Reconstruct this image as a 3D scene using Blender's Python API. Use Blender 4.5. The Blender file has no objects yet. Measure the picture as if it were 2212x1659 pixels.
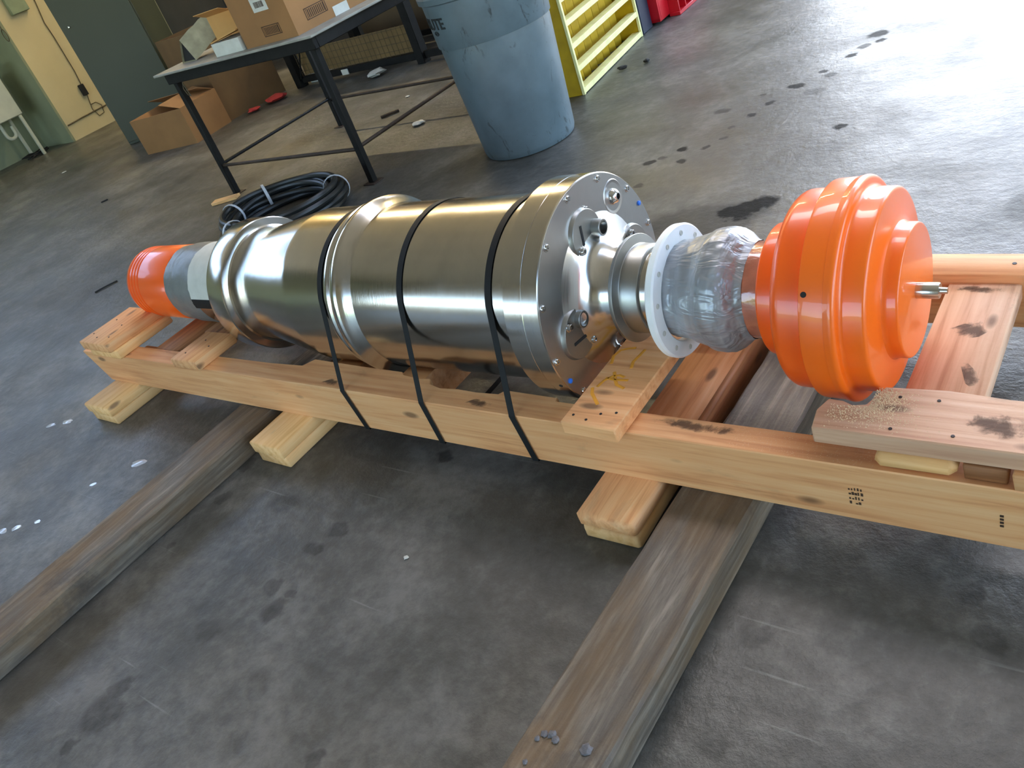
import bpy, bmesh, math, random
from mathutils import Vector, Matrix
random.seed(7)
PI = math.pi
C = bpy.context.scene.collection
sc = bpy.context.scene

# ------------------------------------------------------------------ camera
cam_d = bpy.data.cameras.new('camera'); cam = bpy.data.objects.new('camera', cam_d); C.objects.link(cam)
Rr = Vector((0.78277414, 0.53454997, -0.31862356)); Dd = Vector((0.09425935, -0.60794269, -0.78836594)); Ff = Vector((-0.61512586, 0.58707922, -0.52626815))
m3 = Matrix((Rr, -Dd, -Ff)).transposed()
cam.matrix_world = Matrix.Translation((0, 0, 1.35)) @ m3.to_4x4()
cam_d.sensor_width = 36; cam_d.sensor_fit = 'HORIZONTAL'; cam_d.lens = 1786.99 / 2212 * 36
cam_d.clip_start = 0.02; cam_d.clip_end = 200
sc.camera = cam
# ------------------------------------------------------------------ world, sun, colour
sc.view_settings.view_transform = 'Standard'; sc.view_settings.look = 'None'
sc.view_settings.gamma = 1; sc.view_settings.use_curve_mapping = False
sc.view_settings.exposure = 1.5
w = bpy.data.worlds.new('sky'); sc.world = w; w.use_nodes = True
wn = w.node_tree.nodes; wl = w.node_tree.links
bg = wn['Background']; sky = wn.new('ShaderNodeTexSky'); sky.sky_type = 'NISHITA'
sky.sun_disc = False; sky.sun_elevation = math.radians(48); sky.sun_rotation = math.radians(-20); sky.air_density = 1.0; sky.dust_density = 1.2; sky.ozone_density = 1.0
wl.new(sky.outputs[0], bg.inputs['Color']); bg.inputs['Strength'].default_value = 0.46
def lamp(name, typ, loc, energy, color=(1, 1, 1), size=1, size_y=None, direction=None):
    l = bpy.data.lights.new(name, typ); o = bpy.data.objects.new(name, l); C.objects.link(o)
    l.energy = energy; l.color = color; o.location = loc
    if typ == 'AREA':
        l.size = size
        if size_y: l.shape = 'RECTANGLE'; l.size_y = size_y
    if direction is not None:
        o.rotation_euler = Vector(direction).to_track_quat('-Z', 'Y').to_euler()
    return o
sun = lamp('sun', 'SUN', (2, 12, 9), 6.0, (1.0, 0.95, 0.86), direction=(0.445, -0.90, -0.81)); sun.data.angle = math.radians(4)
# daylight sky portals in the openings of the hall
def portal(name, loc, sx, sy, direction):
    o = lamp(name, 'AREA', loc, 10, (1, 1, 1), sx, sy, direction); o.data.cycles.is_portal = True; return o
portal('portal_back_door', (0.425, 8.75, 2.5), 6.75, 5.0, (0, -1, 0))
portal('portal_right_door', (6.15, 1.2, 2.1), 10.4, 4.2, (-1, 0, 0))
portal('portal_front_door', (-3.2, -7.15, 1.75), 6.8, 3.2, (0, 1, 0))
portal('portal_front_window', (-9.3, -7.15, 2.0), 4.6, 1.7, (0, 1, 0))
portal('portal_added_skylight', (-1.2, 4.75, 5.68), 6.0, 1.5, (0, 0, -1))  # unseen skylight, added to brighten the floor behind the machine
portal('portal_left_window', (-12.15, 1.5, 4.25), 7.2, 2.1, (1, 0, 0))

# ------------------------------------------------------------------ helpers
def obj(name, bm, mat, parent=None, label=None, cat=None, group=None, kind=None, loc=None, rotz=0, sharp=35, smooth=True):
    me = bpy.data.meshes.new(name)
    if smooth:
        for f in bm.faces: f.smooth = True
        ca = math.cos(math.radians(sharp))
        bm.normal_update()
        for e in bm.edges:
            if len(e.link_faces) == 2:
                e.smooth = e.link_faces[0].normal.dot(e.link_faces[1].normal) > ca
    bm.to_mesh(me); bm.free()
    o = bpy.data.objects.new(name, me); C.objects.link(o)
    for mm in (mat if isinstance(mat, (list, tuple)) else [mat]): me.materials.append(mm)
    if parent: o.parent = parent
    if loc: o.location = loc
    if rotz: o.rotation_euler = (0, 0, rotz)
    tag(o, label, cat, group, kind)
    return o
def tag(o, label=None, cat=None, group=None, kind=None):
    if label: o['label'] = label
    if cat: o['category'] = cat
    if group: o['group'] = group
    if kind: o['kind'] = kind
    return o
def thing(name, label, cat, loc=(0, 0, 0), rotz=0, group=None):
    o = bpy.data.objects.new(name, None); C.objects.link(o); o.empty_display_size = .1
    o.location = loc; o.rotation_euler = (0, 0, rotz)
    return tag(o, label, cat, group)
def BM(): return bmesh.new()
def box(bm, x0, x1, y0, y1, z0, z1, bev=0.0, M=None, seg=1, mi=0):
    r = bmesh.ops.create_cube(bm, size=1)
    vs = r['verts']
    for v in vs:
        v.co = Vector((x0 + (v.co.x + .5) * (x1 - x0), y0 + (v.co.y + .5) * (y1 - y0), z0 + (v.co.z + .5) * (z1 - z0)))
    if bev > 0:
        es = list({e for v in vs for e in v.link_edges})
        rr = bmesh.ops.bevel(bm, geom=es, offset=bev, segments=seg, affect='EDGES', profile=0.5)
        vs = list({v for f in rr['faces'] for v in f.verts} | {v for v in vs if v.is_valid})
    if mi:
        for f in {f for v in vs for f in v.link_faces}: f.material_index = mi
    if M is not None: bmesh.ops.transform(bm, matrix=M, verts=vs)
    return vs
def prism(bm, pts, z0, z1, bev=0.0, M=None):
    """polygon (x, y) outline extruded from z0 to z1"""
    a = [bm.verts.new((p[0], p[1], z0)) for p in pts]; b = [bm.verts.new((p[0], p[1], z1)) for p in pts]
    n = len(pts); bm.faces.new(a[::-1]); bm.faces.new(b)
    for i in range(n): bm.faces.new((a[i], a[(i + 1) % n], b[(i + 1) % n], b[i]))
    vs = a + b
    bmesh.ops.recalc_face_normals(bm, faces=list({f for v in vs for f in v.link_faces}))
    if bev > 0:
        es = [e for e in {e for v in vs for e in v.link_edges} if len(e.link_faces) == 2 and e.calc_face_angle(0) > .4]
        rr = bmesh.ops.bevel(bm, geom=es, offset=bev, segments=1, affect='EDGES')
        vs = list({v for f in rr['faces'] for v in f.verts} | {v for v in vs if v.is_valid})
    if M is not None: bmesh.ops.transform(bm, matrix=M, verts=vs)
    return vs
def tube(bm, pts, r, n=8, closed=False, taper=None):
    pts = [Vector(p) for p in pts]; N = len(pts); rings = []
    up = None
    for i, p in enumerate(pts):
        if closed: t = (pts[(i + 1) % N] - pts[i - 1])
        else: t = pts[min(i + 1, N - 1)] - pts[max(i - 1, 0)]
        t.normalize()
        if up is None:
            up = Vector((0, 0, 1)) if abs(t.z) < .9 else Vector((1, 0, 0))
        a = t.cross(up)
        if a.length < 1e-6: a = t.orthogonal()
        a.normalize(); b = a.cross(t).normalized(); up = b
        rr = r * (taper[i] if taper else 1)
        rings.append([bm.verts.new(p + a * rr * math.cos(2 * PI * k / n) + b * rr * math.sin(2 * PI * k / n)) for k in range(n)])
    for i in range(N if closed else N - 1):
        A, B = rings[i], rings[(i + 1) % N]
        for k in range(n): bm.faces.new((A[k], A[(k + 1) % n], B[(k + 1) % n], B[k]))
    if not closed:
        bm.faces.new(rings[0][::-1]); bm.faces.new(rings[-1])
    return bm
def lathe(bm, prof, seg=96, M=None, closed=False, disp=None):
    """prof list of (a, r) revolved about local X; r=0 points become poles"""
    rings = []; allv = []
    for a, r in prof:
        if r <= 1e-6:
            v = bm.verts.new((a, 0, 0)); rings.append([v]); allv.append(v)
        else:
            R = []
            for k in range(seg):
                t = 2 * PI * k / seg; rr = r + (disp(a, t, r) if disp else 0)
                R.append(bm.verts.new((a, rr * math.cos(t), rr * math.sin(t))))
            rings.append(R); allv += R
    n = len(rings)
    for i in range(n if closed else n - 1):
        A, B = rings[i], rings[(i + 1) % n]
        if len(A) == 1 and len(B) == 1: continue
        for k in range(seg):
            k2 = (k + 1) % seg
            if len(A) == 1: bm.faces.new((A[0], B[k2], B[k]))
            elif len(B) == 1: bm.faces.new((A[k], A[k2], B[0]))
            else: bm.faces.new((A[k], A[k2], B[k2], B[k]))
    bmesh.ops.recalc_face_normals(bm, faces=bm.faces[:])
    if M is not None: bmesh.ops.transform(bm, matrix=M, verts=allv)
    return allv
def cham(prof, c=0.0015, keep=()):
    """chamfer the sharp corners of an open profile"""
    out = [prof[0]]
    for i in range(1, len(prof) - 1):
        p0, p, p1 = Vector(prof[i - 1]), Vector(prof[i]), Vector(prof[i + 1])
        a, b = (p0 - p), (p1 - p); la, lb = a.length, b.length
        if la < 1e-6 or lb < 1e-6: continue
        cosv = a.dot(b) / la / lb
        cc = min(c, la * .4, lb * .4)
        if cosv > -0.85: out += [tuple(p + a / la * cc), tuple(p + b / lb * cc)]
        else: out.append(tuple(p))
    out.append(prof[-1]); return out

# ------------------------------------------------------------------ materials
def srgb(r, g, b):
    f = lambda c: (c / 255 / 12.92) if c / 255 <= .04045 else ((c / 255 + .055) / 1.055) ** 2.4
    return (f(r), f(g), f(b), 1)
class MT:
    def __init__(s, name):
        s.m = bpy.data.materials.new(name); s.m.use_nodes = True
        s.n = s.m.node_tree.nodes; s.l = s.m.node_tree.links; s.b = s.n['Principled BSDF']
    def co(s, which='Object', scale=(1, 1, 1), rot=(0, 0, 0)):
        t = s.n.new('ShaderNodeTexCoord'); mp = s.n.new('ShaderNodeMapping')
        mp.inputs['Scale'].default_value = scale; mp.inputs['Rotation'].default_value = rot
        s.l.new(t.outputs[which], mp.inputs[0]); return mp.outputs[0]
    def noise(s, vec, scale=5, detail=4, rough=.55, dist=0.0):
        t = s.n.new('ShaderNodeTexNoise'); t.inputs['Scale'].default_value = scale; t.inputs['Detail'].default_value = detail
        t.inputs['Roughness'].default_value = rough; t.inputs['Distortion'].default_value = dist
        s.l.new(vec, t.inputs['Vector']); return t.outputs['Fac']
    def vor(s, vec, scale=5, feature='F1', rnd=1.0):
        t = s.n.new('ShaderNodeTexVoronoi'); t.feature = feature; t.inputs['Scale'].default_value = scale; t.inputs['Randomness'].default_value = rnd
        s.l.new(vec, t.inputs['Vector']); return t.outputs['Distance']
    def ramp(s, fac, stops, interp='LINEAR'):
        t = s.n.new('ShaderNodeValToRGB'); t.color_ramp.interpolation = interp
        cr = t.color_ramp
        while len(cr.elements) < len(stops): cr.elements.new(.5)
        for e, (p, c) in zip(cr.elements, stops):
            e.position = p; e.color = c if len(c) == 4 else (*c, 1)
        s.l.new(fac, t.inputs[0]); return t.outputs[0]
    def g(s, v): return (v, v, v, 1)
    def mix(s, fac, a, b, mode='MIX'):
        t = s.n.new('ShaderNodeMix'); t.data_type = 'RGBA'; t.blend_type = mode
        for i, v in ((0, fac), (6, a), (7, b)):
            if hasattr(v, 'links') or hasattr(v, 'is_linked'): s.l.new(v, t.inputs[i])
            else: t.inputs[i].default_value = v
        return t.outputs[2]
    def math(s, op, a, b=None, c=None):
        t = s.n.new('ShaderNodeMath'); t.operation = op
        for i, v in enumerate((a, b, c)):
            if v is None: continue
            if hasattr(v, 'is_linked'): s.l.new(v, t.inputs[i])
            else: t.inputs[i].default_value = v
        return t.outputs[0]
    def bump(s, h, strength=.3, dist=.01):
        t = s.n.new('ShaderNodeBump'); t.inputs['Strength'].default_value = strength; t.inputs['Distance'].default_value = dist
        s.l.new(h, t.inputs['Height']); s.l.new(t.outputs[0], s.b.inputs['Normal']); return t
    def set(s, **k):
        names = dict(color='Base Color', rough='Roughness', metal='Metallic', spec='Specular IOR Level', coat='Coat Weight', coatr='Coat Roughness', aniso='Anisotropic', anrot='Anisotropic Rotation', trans='Transmission Weight', alpha='Alpha')
        for kk, v in k.items():
            i = s.b.inputs[names[kk]]
            if hasattr(v, 'is_linked'): s.l.new(v, i)
            else: i.default_value = v
        return s
def simple(name, col, rough=.6, metal=0, var=.12, scale=8, bump=.1, **k):
    t = MT(name); v = t.co('Object')
    nz = t.noise(v, scale, 5)
    lo = tuple(c * (1 - var) for c in col[:3]) + (1,); hi = tuple(min(1, c * (1 + var)) for c in col[:3]) + (1,)
    t.set(color=t.ramp(nz, [(.3, lo), (.7, hi)]), rough=rough, metal=metal, **k)
    if bump: t.bump(t.noise(v, scale * 6, 4), bump, .004)
    return t.m

def wood_mat(name, c_dark, c_mid, c_light, knots=True, dirt=.25, grey=0, rough=.62):
    t = MT(name)
    oi = t.n.new('ShaderNodeObjectInfo'); tc = t.n.new('ShaderNodeTexCoord')
    add = t.n.new('ShaderNodeVectorMath'); add.operation = 'ADD'
    sc_ = t.n.new('ShaderNodeVectorMath'); sc_.operation = 'SCALE'; sc_.inputs[0].default_value = (7.3, 3.1, 5.7)
    t.l.new(oi.outputs['Random'], sc_.inputs['Scale']); t.l.new(tc.outputs['Object'], add.inputs[0]); t.l.new(sc_.outputs[0], add.inputs[1])
    v = add.outputs[0]
    def mp(s):
        m = t.n.new('ShaderNodeMapping'); m.inputs['Scale'].default_value = s; t.l.new(v, m.inputs[0]); return m.outputs[0]
    warp = t.noise(mp((.8, 4, 4)), 2.0, 3)
    g1 = t.noise(mp((1.2, 26, 26)), 2.6, 6, .6, .6)
    wv = t.n.new('ShaderNodeTexWave'); wv.wave_type = 'BANDS'; wv.bands_direction = 'Y'; wv.inputs['Scale'].default_value = 9; wv.inputs['Distortion'].default_value = 9; wv.inputs['Detail'].default_value = 3; wv.inputs['Detail Scale'].default_value = .8
    t.l.new(mp((.16, 1, 1.3)), wv.inputs[0])
    f = t.math('ADD', t.math('MULTIPLY', g1, .86), t.math('MULTIPLY', wv.outputs['Fac'], .14))
    col = t.ramp(f, [(.22, c_dark), (.5, c_mid), (.8, c_light)])
    col = t.mix(t.math('MULTIPLY', t.ramp(warp, [(.45, t.g(0)), (.75, t.g(1))]), .35), col, c_dark)
    # grubby handling marks
    d1 = t.noise(mp((2.5, 6, 6)), 1.6, 6, .65, .5)
    dm = t.ramp(d1, [(.60, t.g(0)), (.74, t.g(1))])
    col = t.mix(t.math('MULTIPLY', dm, dirt), col, (.10, .065, .04, 1))
    if knots:
        kd = t.vor(mp((4.2, 11, 11)), 1.0)
        km = t.ramp(kd, [(.07, t.g(1)), (.15, t.g(0))])
        col = t.mix(t.math('MULTIPLY', km, .75), col, (.13, .055, .02, 1))
    # board to board tone
    tone = t.math('ADD', t.math('MULTIPLY', oi.outputs['Random'], .22), .89)
    hsv = t.n.new('ShaderNodeHueSaturation'); t.l.new(col, hsv.inputs['Color']); t.l.new(tone, hsv.inputs['Value'])
    t.set(color=hsv.outputs[0], rough=rough)
    t.bump(t.math('ADD', g1, t.noise(v, 60, 3)), .14, .003)
    return t.m
PINE = wood_mat('pine_lumber', srgb(204, 132, 78), srgb(236, 172, 114), srgb(245, 196, 140))
PINE_PINK = wood_mat('pine_lumber_stained', srgb(188, 132, 98), srgb(222, 176, 140), srgb(236, 200, 166), dirt=.5)
PINE_DARK = wood_mat('pine_lumber_brown', srgb(120, 72, 38), srgb(165, 110, 66), srgb(184, 132, 84), dirt=.45)
PINE_PALE = wood_mat('pine_lumber_pale', srgb(214, 154, 88), srgb(240, 188, 124), srgb(248, 206, 148), dirt=.1)

def timber_mat():
    t = MT('weathered_timber'); v = t.co('Object')
    vs = t.co('Object', (1, 14, 14)); vl = t.co('Object', (1, 2.5, 2.5))
    g1 = t.noise(vs, 3.2, 8, .68, .4); b = t.noise(vl, 2.4, 6, .6, .3)
    col = t.ramp(g1, [(.25, srgb(50, 44, 38)), (.5, srgb(100, 91, 79)), (.78, srgb(156, 146, 130))])
    rust = t.ramp(b, [(.50, t.g(0)), (.68, t.g(1))])
    col = t.mix(t.math('MULTIPLY', rust, .55), col, srgb(120, 92, 56))
    dark = t.ramp(t.noise(v, 4.5, 7, .7), [(.54, t.g(0)), (.68, t.g(1))])
    col = t.mix(t.math('MULTIPLY', dark, .6), col, srgb(40, 36, 36))
    t.set(color=col, rough=t.ramp(b, [(.3, t.g(.38)), (.7, t.g(.7))]), spec=.5)
    t.bump(t.math('ADD', g1, t.math('MULTIPLY', t.noise(v, 40, 6, .7), .7)), .5, .006)
    return t.m
TIMBER = timber_mat()

def steel_mat(name, base=(.64, .615, .57, 1), rough=.12, aniso=.8, axis='X', streak=True):
    t = MT(name); v = t.co('Object')
    tg = t.n.new('ShaderNodeTangent'); tg.direction_type = 'RADIAL'; tg.axis = axis
    t.l.new(tg.outputs[0], t.b.inputs['Tangent'])
    turn = t.noise(t.co('Object', (160, 2, 2) if axis == 'X' else (20, 20, 20)), 2.0, 4, .6)
    blot = t.noise(v, 5, 6, .6, .5)
    col = t.mix(t.math('MULTIPLY', t.ramp(blot, [(.42, t.g(0)), (.7, t.g(1))]), .5), base, tuple(c * .72 for c in base[:3]) + (1,))
    r = t.math('ADD', t.math('MULTIPLY', turn, .10), t.math('ADD', t.math('MULTIPLY', blot, .16), rough - .10))
    t.set(color=col, metal=1.0, rough=r, aniso=aniso)
    t.bump(turn, .05, .002)
    return t.m
STEEL = steel_mat('turned_steel')
STEEL_FACE = steel_mat('machined_face_steel', (.50, .49, .47, 1), .30, .35)
STEEL_DULL = steel_mat('dull_cast_steel', (.40, .40, .38, 1), .36, .0)
STEEL_BRIGHT = steel_mat('polished_steel', (.72, .71, .69, 1), .14, .3)
ORANGE = MT('orange_gloss_paint')
_v = ORANGE.co('Object'); ORANGE.set(color=ORANGE.ramp(ORANGE.noise(_v, 3, 3), [(.3, (.98, .145, .004, 1)), (.7, (1.0, .165, .006, 1))]), rough=.35, coat=.5, coatr=.03)
ORANGE.bump(ORANGE.noise(_v, 90, 2), .02, .002); ORANGE = ORANGE.m
ORANGE_RED = simple('orange_red_gloss', (.98, .12, .005, 1), .32, 0, .04, 4, .02, coat=.35, coatr=.06)
def tape_mat():
    t = MT('grey_duct_tape'); v = t.co('Object', (9, 3, 3))
    n = t.noise(v, 2.6, 2, .45, 1.2)
    n2 = t.noise(t.co('Object', (2, 7, 7)), 3.2, 2, .5, 2.0)
    t.set(color=t.ramp(n, [(.3, srgb(140, 143, 147)), (.7, srgb(176, 180, 186))]), rough=.34, metal=.3, coat=.15, coatr=.2)
    t.bump(t.math('ADD', n, n2), .55, .012); return t.m
TAPE = tape_mat()
TAPE_DARK = simple('dull_grey_tape', srgb(122, 124, 122), .38, .25, .15, 7, .35)
FILM = simple('red_primer_under_film', srgb(186, 112, 86), .18, 0, .25, 18, .25, coat=1.0, coatr=.05)
WHITE_PL = simple('white_plastic', srgb(240, 243, 243), .4, 0, .06, 10, .05)
PAPER = simple('paper_label_stock', srgb(205, 205, 196), .7, 0, .1, 14, .1)
BLACK = simple('black_strapping', (.010, .010, .010, 1), .6, 0, .2, 20, .05, spec=.25)
RUBBER = simple('black_cable_jacket', (.016, .018, .017, 1), .38, 0, .2, 10, .05)
CLEAR_TIE = simple('clear_plastic_tape', srgb(190, 195, 200), .2, 0, .1, 20, .1)
BLUE_CAP = simple('blue_plastic_cap', srgb(30, 110, 215), .4, 0, .05, 20, .0)
HOLE = simple('dark_recess', (.01, .01, .01, 1), .8, 0, 0, 5, 0)
BLKSTEEL = simple('black_painted_steel', srgb(24, 23, 21), .55, 0, .3, 12, .15, spec=.25)
GREYTOP = simple('scuffed_table_top', srgb(150, 148, 138), .6, 0, .2, 7, .1)
RUSTY = simple('rusty_tube_steel', srgb(66, 52, 40), .6, .3, .35, 14, .2)
CARD = simple('cardboard', srgb(150, 108, 64), .8, 0, .12, 4, .08)
CARD_D = simple('old_brown_cardboard', srgb(108, 80, 46), .8, 0, .22, 3, .1)
CARD_L = simple('light_cardboard', srgb(206, 156, 92), .8, 0, .08, 6, .08)
INK = simple('printed_ink', srgb(66, 44, 26), .8, 0, .2, 9, 0)
CREAM = simple('cream_wall_paint', srgb(206, 190, 148), .75, 0, .06, 2, .05)
WALLG = simple('pale_green_wall_paint', srgb(140, 146, 118), .75, 0, .14, 1.5, .05)
WALLD = simple('dull_grey_wall', srgb(150, 146, 128), .8, 0, .12, 1.2, .05)
CABG = simple('grey_green_cabinet_paint', srgb(66, 68, 50), .55, 0, .06, 1.5, .03)
CEIL = simple('ceiling_sheet', srgb(216, 208, 188), .8, 0, .1, 1, 0)
METALW = simple('off_white_enamel', srgb(196, 196, 176), .5, 0, .08, 6, .05)
YELLOW = simple('yellow_crate_paint', srgb(190, 156, 22), .45, 0, .18, 9, .1)
YELLOW_LIT = simple('lit_yellow_slat_paint', srgb(252, 240, 170), .45, 0, .16, 14, .1)  # crate yellow lightened towards white, strong daylight painted into slats and posts
REDP = simple('red_crate_plastic', srgb(196, 20, 34), .4, 0, .08, 6, .03)
NAVY = simple('navy_post_paint', srgb(34, 42, 62), .5, 0, .1, 6, .05)
SAW = simple('sawdust_flakes', srgb(236, 212, 170), .9, 0, .1, 30, 0)
CRAYON = simple('yellow_crayon', srgb(240, 164, 44), .7, 0, .15, 30, .2)
REDRAG = simple('red_rag_cloth', srgb(176, 52, 46), .9, 0, .2, 9, .3)
NAIL = simple('nail_head_steel', srgb(44, 40, 40), .5, .6, .2, 30, 0)
WIREB = simple('wire_brown', srgb(84, 70, 44), .6, 0, .2, 20, 0)
GRASS = simple('outdoor_foliage', srgb(96, 122, 48), .9, 0, .45, 1.2, 0)
ASPH = simple('outdoor_yard', srgb(150, 148, 138), .9, 0, .1, .6, 0)
def can_mat():
    t = MT('blue_grey_polyethylene'); v = t.co('Object')
    n = t.noise(v, 6, 5); col = t.ramp(n, [(.3, srgb(80, 97, 104)), (.7, srgb(98, 116, 124))])
    s1 = t.ramp(t.noise(t.co('Object', (5, 5, 2.2)), 2.4, 7, .7, .8), [(.60, t.g(0)), (.66, t.g(1))])
    col = t.mix(t.math('MULTIPLY', s1, .7), col, srgb(38, 44, 42))
    t.set(color=col, rough=.42, spec=.5); t.bump(n, .08, .004); return t.m
CAN = can_mat()
LETTER = simple('dark_moulded_letter', srgb(26, 32, 32), .7, 0, .2, 40, 0)
def concrete():
    t = MT('sealed_concrete'); tc = t.n.new('ShaderNodeTexCoord'); v = tc.outputs['Object']
    a = t.noise(v, .55, 6, .6, .6); b = t.noise(v, 3.0, 8, .65, .3); c = t.noise(v, 22, 6, .7)
    f = t.math('ADD', t.math('MULTIPLY', a, .30), t.math('ADD', t.math('MULTIPLY', b, .42), t.math('MULTIPLY', c, .28)))
    col = t.ramp(f, [(.39, srgb(62, 61, 56)), (.5, srgb(86, 85, 80)), (.60, srgb(118, 116, 110))])
    brown = t.ramp(t.noise(v, 1.1, 5, .6, .5), [(.5, t.g(0)), (.68, t.g(1))])
    col = t.mix(t.math('MULTIPLY', brown, .35), col, srgb(78, 68, 56))
    rough = t.ramp(t.noise(v, 2.0, 6, .65), [(.35, t.g(.30)), (.65, t.g(.50))])
    # oil drips and foot prints: (x, y, radius, strength, stretch along x)
    drips = [(x, y, r, st * (.62 if y < 1.5 else 1), sx) for (x, y, r, st, sx) in DRIPS]
    wx = t.n.new('ShaderNodeTexNoise'); wx.inputs['Scale'].default_value = 22; wx.inputs['Detail'].default_value = 3; t.l.new(v, wx.inputs['Vector'])
    sub = t.n.new('ShaderNodeVectorMath'); sub.operation = 'SUBTRACT'; t.l.new(wx.outputs['Color'], sub.inputs[0]); sub.inputs[1].default_value = (.5, .5, .5)
    scl = t.n.new('ShaderNodeVectorMath'); scl.operation = 'SCALE'; t.l.new(sub.outputs[0], scl.inputs[0]); scl.inputs['Scale'].default_value = .055
    ad = t.n.new('ShaderNodeVectorMath'); ad.operation = 'ADD'; t.l.new(v, ad.inputs[0]); t.l.new(scl.outputs[0], ad.inputs[1])
    wb = t.n.new('ShaderNodeTexNoise'); wb.inputs['Scale'].default_value = 5; wb.inputs['Detail'].default_value = 6; t.l.new(v, wb.inputs['Vector'])
    sb_ = t.n.new('ShaderNodeVectorMath'); sb_.operation = 'SUBTRACT'; t.l.new(wb.outputs['Color'], sb_.inputs[0]); sb_.inputs[1].default_value = (.5, .5, .5)
    sc2 = t.n.new('ShaderNodeVectorMath'); sc2.operation = 'SCALE'; t.l.new(sb_.outputs[0], sc2.inputs[0]); sc2.inputs['Scale'].default_value = .42
    adb = t.n.new('ShaderNodeVectorMath'); adb.operation = 'ADD'; t.l.new(ad.outputs[0], adb.inputs[0]); t.l.new(sc2.outputs[0], adb.inputs[1])
    total = None
    for (x, y, r, st, sx) in drips:
        mp = t.n.new('ShaderNodeMapping'); mp.vector_type = 'TEXTURE'; mp.inputs['Location'].default_value = (x, y, 0); mp.inputs['Scale'].default_value = (r * sx, r, 1)
        t.l.new((adb if r > .075 else ad).outputs[0], mp.inputs[0])
        ln = t.n.new('ShaderNodeVectorMath'); ln.operation = 'LENGTH'; t.l.new(mp.outputs[0], ln.inputs[0])
        mr = t.n.new('ShaderNodeMapRange'); mr.inputs['From Min'].default_value = .75; mr.inputs['From Max'].default_value = 1.15; mr.inputs['To Min'].default_value = st; mr.inputs['To Max'].default_value = 0
        t.l.new(ln.outputs['Value'], mr.inputs['Value'])
        total = mr.outputs[0] if total is None else t.math('MAXIMUM', total, mr.outputs[0])
    col = t.mix(t.math('MINIMUM', t.math('MULTIPLY', total, 1.25), 1.0), col, srgb(26, 25, 24))
    # random small spots
    sp = t.ramp(t.vor(ad.outputs[0], 3.2), [(.045, t.g(1)), (.075, t.g(0))])
    keep = t.ramp(t.noise(v, .9, 3), [(.50, t.g(0)), (.56, t.g(1))])
    col = t.mix(t.math('MULTIPLY', t.math('MULTIPLY', sp, keep), .5), col, srgb(52, 50, 48))
    # fine scratches along the travel direction
    scr = t.ramp(t.noise(t.co('Object', (1.1, 26, 1), (0, 0, math.radians(62))), 2.2, 3, .5), [(.68, t.g(0)), (.76, t.g(1))])
    col = t.mix(t.math('MULTIPLY', scr, .22), col, srgb(176, 176, 172))
    rough = t.mix(total, rough, t.g(.6))
    t.set(color=col, rough=rough, spec=t.math('MULTIPLY', t.math('SUBTRACT', 1.0, total), .34))
    t.bump(t.math('ADD', b, t.math('MULTIPLY', c, .9)), .45, .009)
    return t.m
DRIPS = [(-1.76, 3.19, .030, .8, 1), (-1.65, 3.18, .02, .6, 1), (-1.87, 3.07, .028, .7, 1), (-1.71, 3.06, .024, .7, 1), (-1.83, 3.11, .02, .5, 1), (-1.24, 2.60, .085, .85, 1.3), (-1.36, 2.52, .16, .42, 1.6),
 (-1.74, 3.59, .03, .5, 1.4), (-1.11, 3.28, .03, .8, 1), (-1.59, 3.74, .02, .5, 1), (-1.46, 3.80, .032, .8, 1.3), (-1.52, 3.62, .024, .7, 1), (-1.56, 3.50, .022, .7, 1), (-1.61, 3.38, .02, .5, 1), (-1.30, 4.11, .03, .8, 1), (-1.25, 4.37, .05, .8, 1), (-1.21, 4.27, .028, .8, 1), (-1.27, 4.22, .03, .6, 1), (-1.38, 3.95, .022, .7, 1), (-1.33, 3.89, .03, .5, 1), (-1.60, 3.27, .018, .5, 1), (-1.81, 2.85, .02, .5, 1), (-1.34, 3.70, .04, .3, 1.4),
 (-1.59, 1.16, .03, .7, 1), (-2.17, 1.28, .06, .3, 1), (-2.31, .97, .035, .5, 1), (-2.26, .81, .03, .5, 1), (-2.37, .65, .035, .45, 1.6), (-2.26, .61, .022, .5, 1), (-1.72, .83, .036, .5, 1), (-1.75, .75, .03, .45, 1.2),
 (-1.76, .61, .03, .5, 1), (-1.69, .61, .02, .45, .7), (-1.69, .55, .038, .6, 1), (-1.91, .16, .055, .5, 1.2), (-1.93, .22, .04, .5, .8), (-1.91, .07, .022, .55, 1), (-1.27, .31, .026, .5, 1), (-2.0, .86, .04, .35, 1.5), (-1.98, .5, .05, .25, 1.6), (-1.84, .44, .035, .3, 1.4), (-1.55, .39, .03, .25, 1.5), (-.56, .88, .03, .35, 1), (-.55, .64, .03, .3, 1), (-.19, 1.0, .03, .4, 1), (-.23, 1.09, .03, .4, 1), (-3.55, 2.62, .3, .25, 1.0), (-2.15, .55, .25, .22, 1.4), (-.31, 2.55, .08, .25, 1.5)]
FLOOR = concrete()
GLINT = simple('painted_glint', srgb(196, 202, 212), .12, 0, .05, 30, 0, spec=1.0)  # pale bluish colour paints the sky glint on wet floor spots

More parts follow.
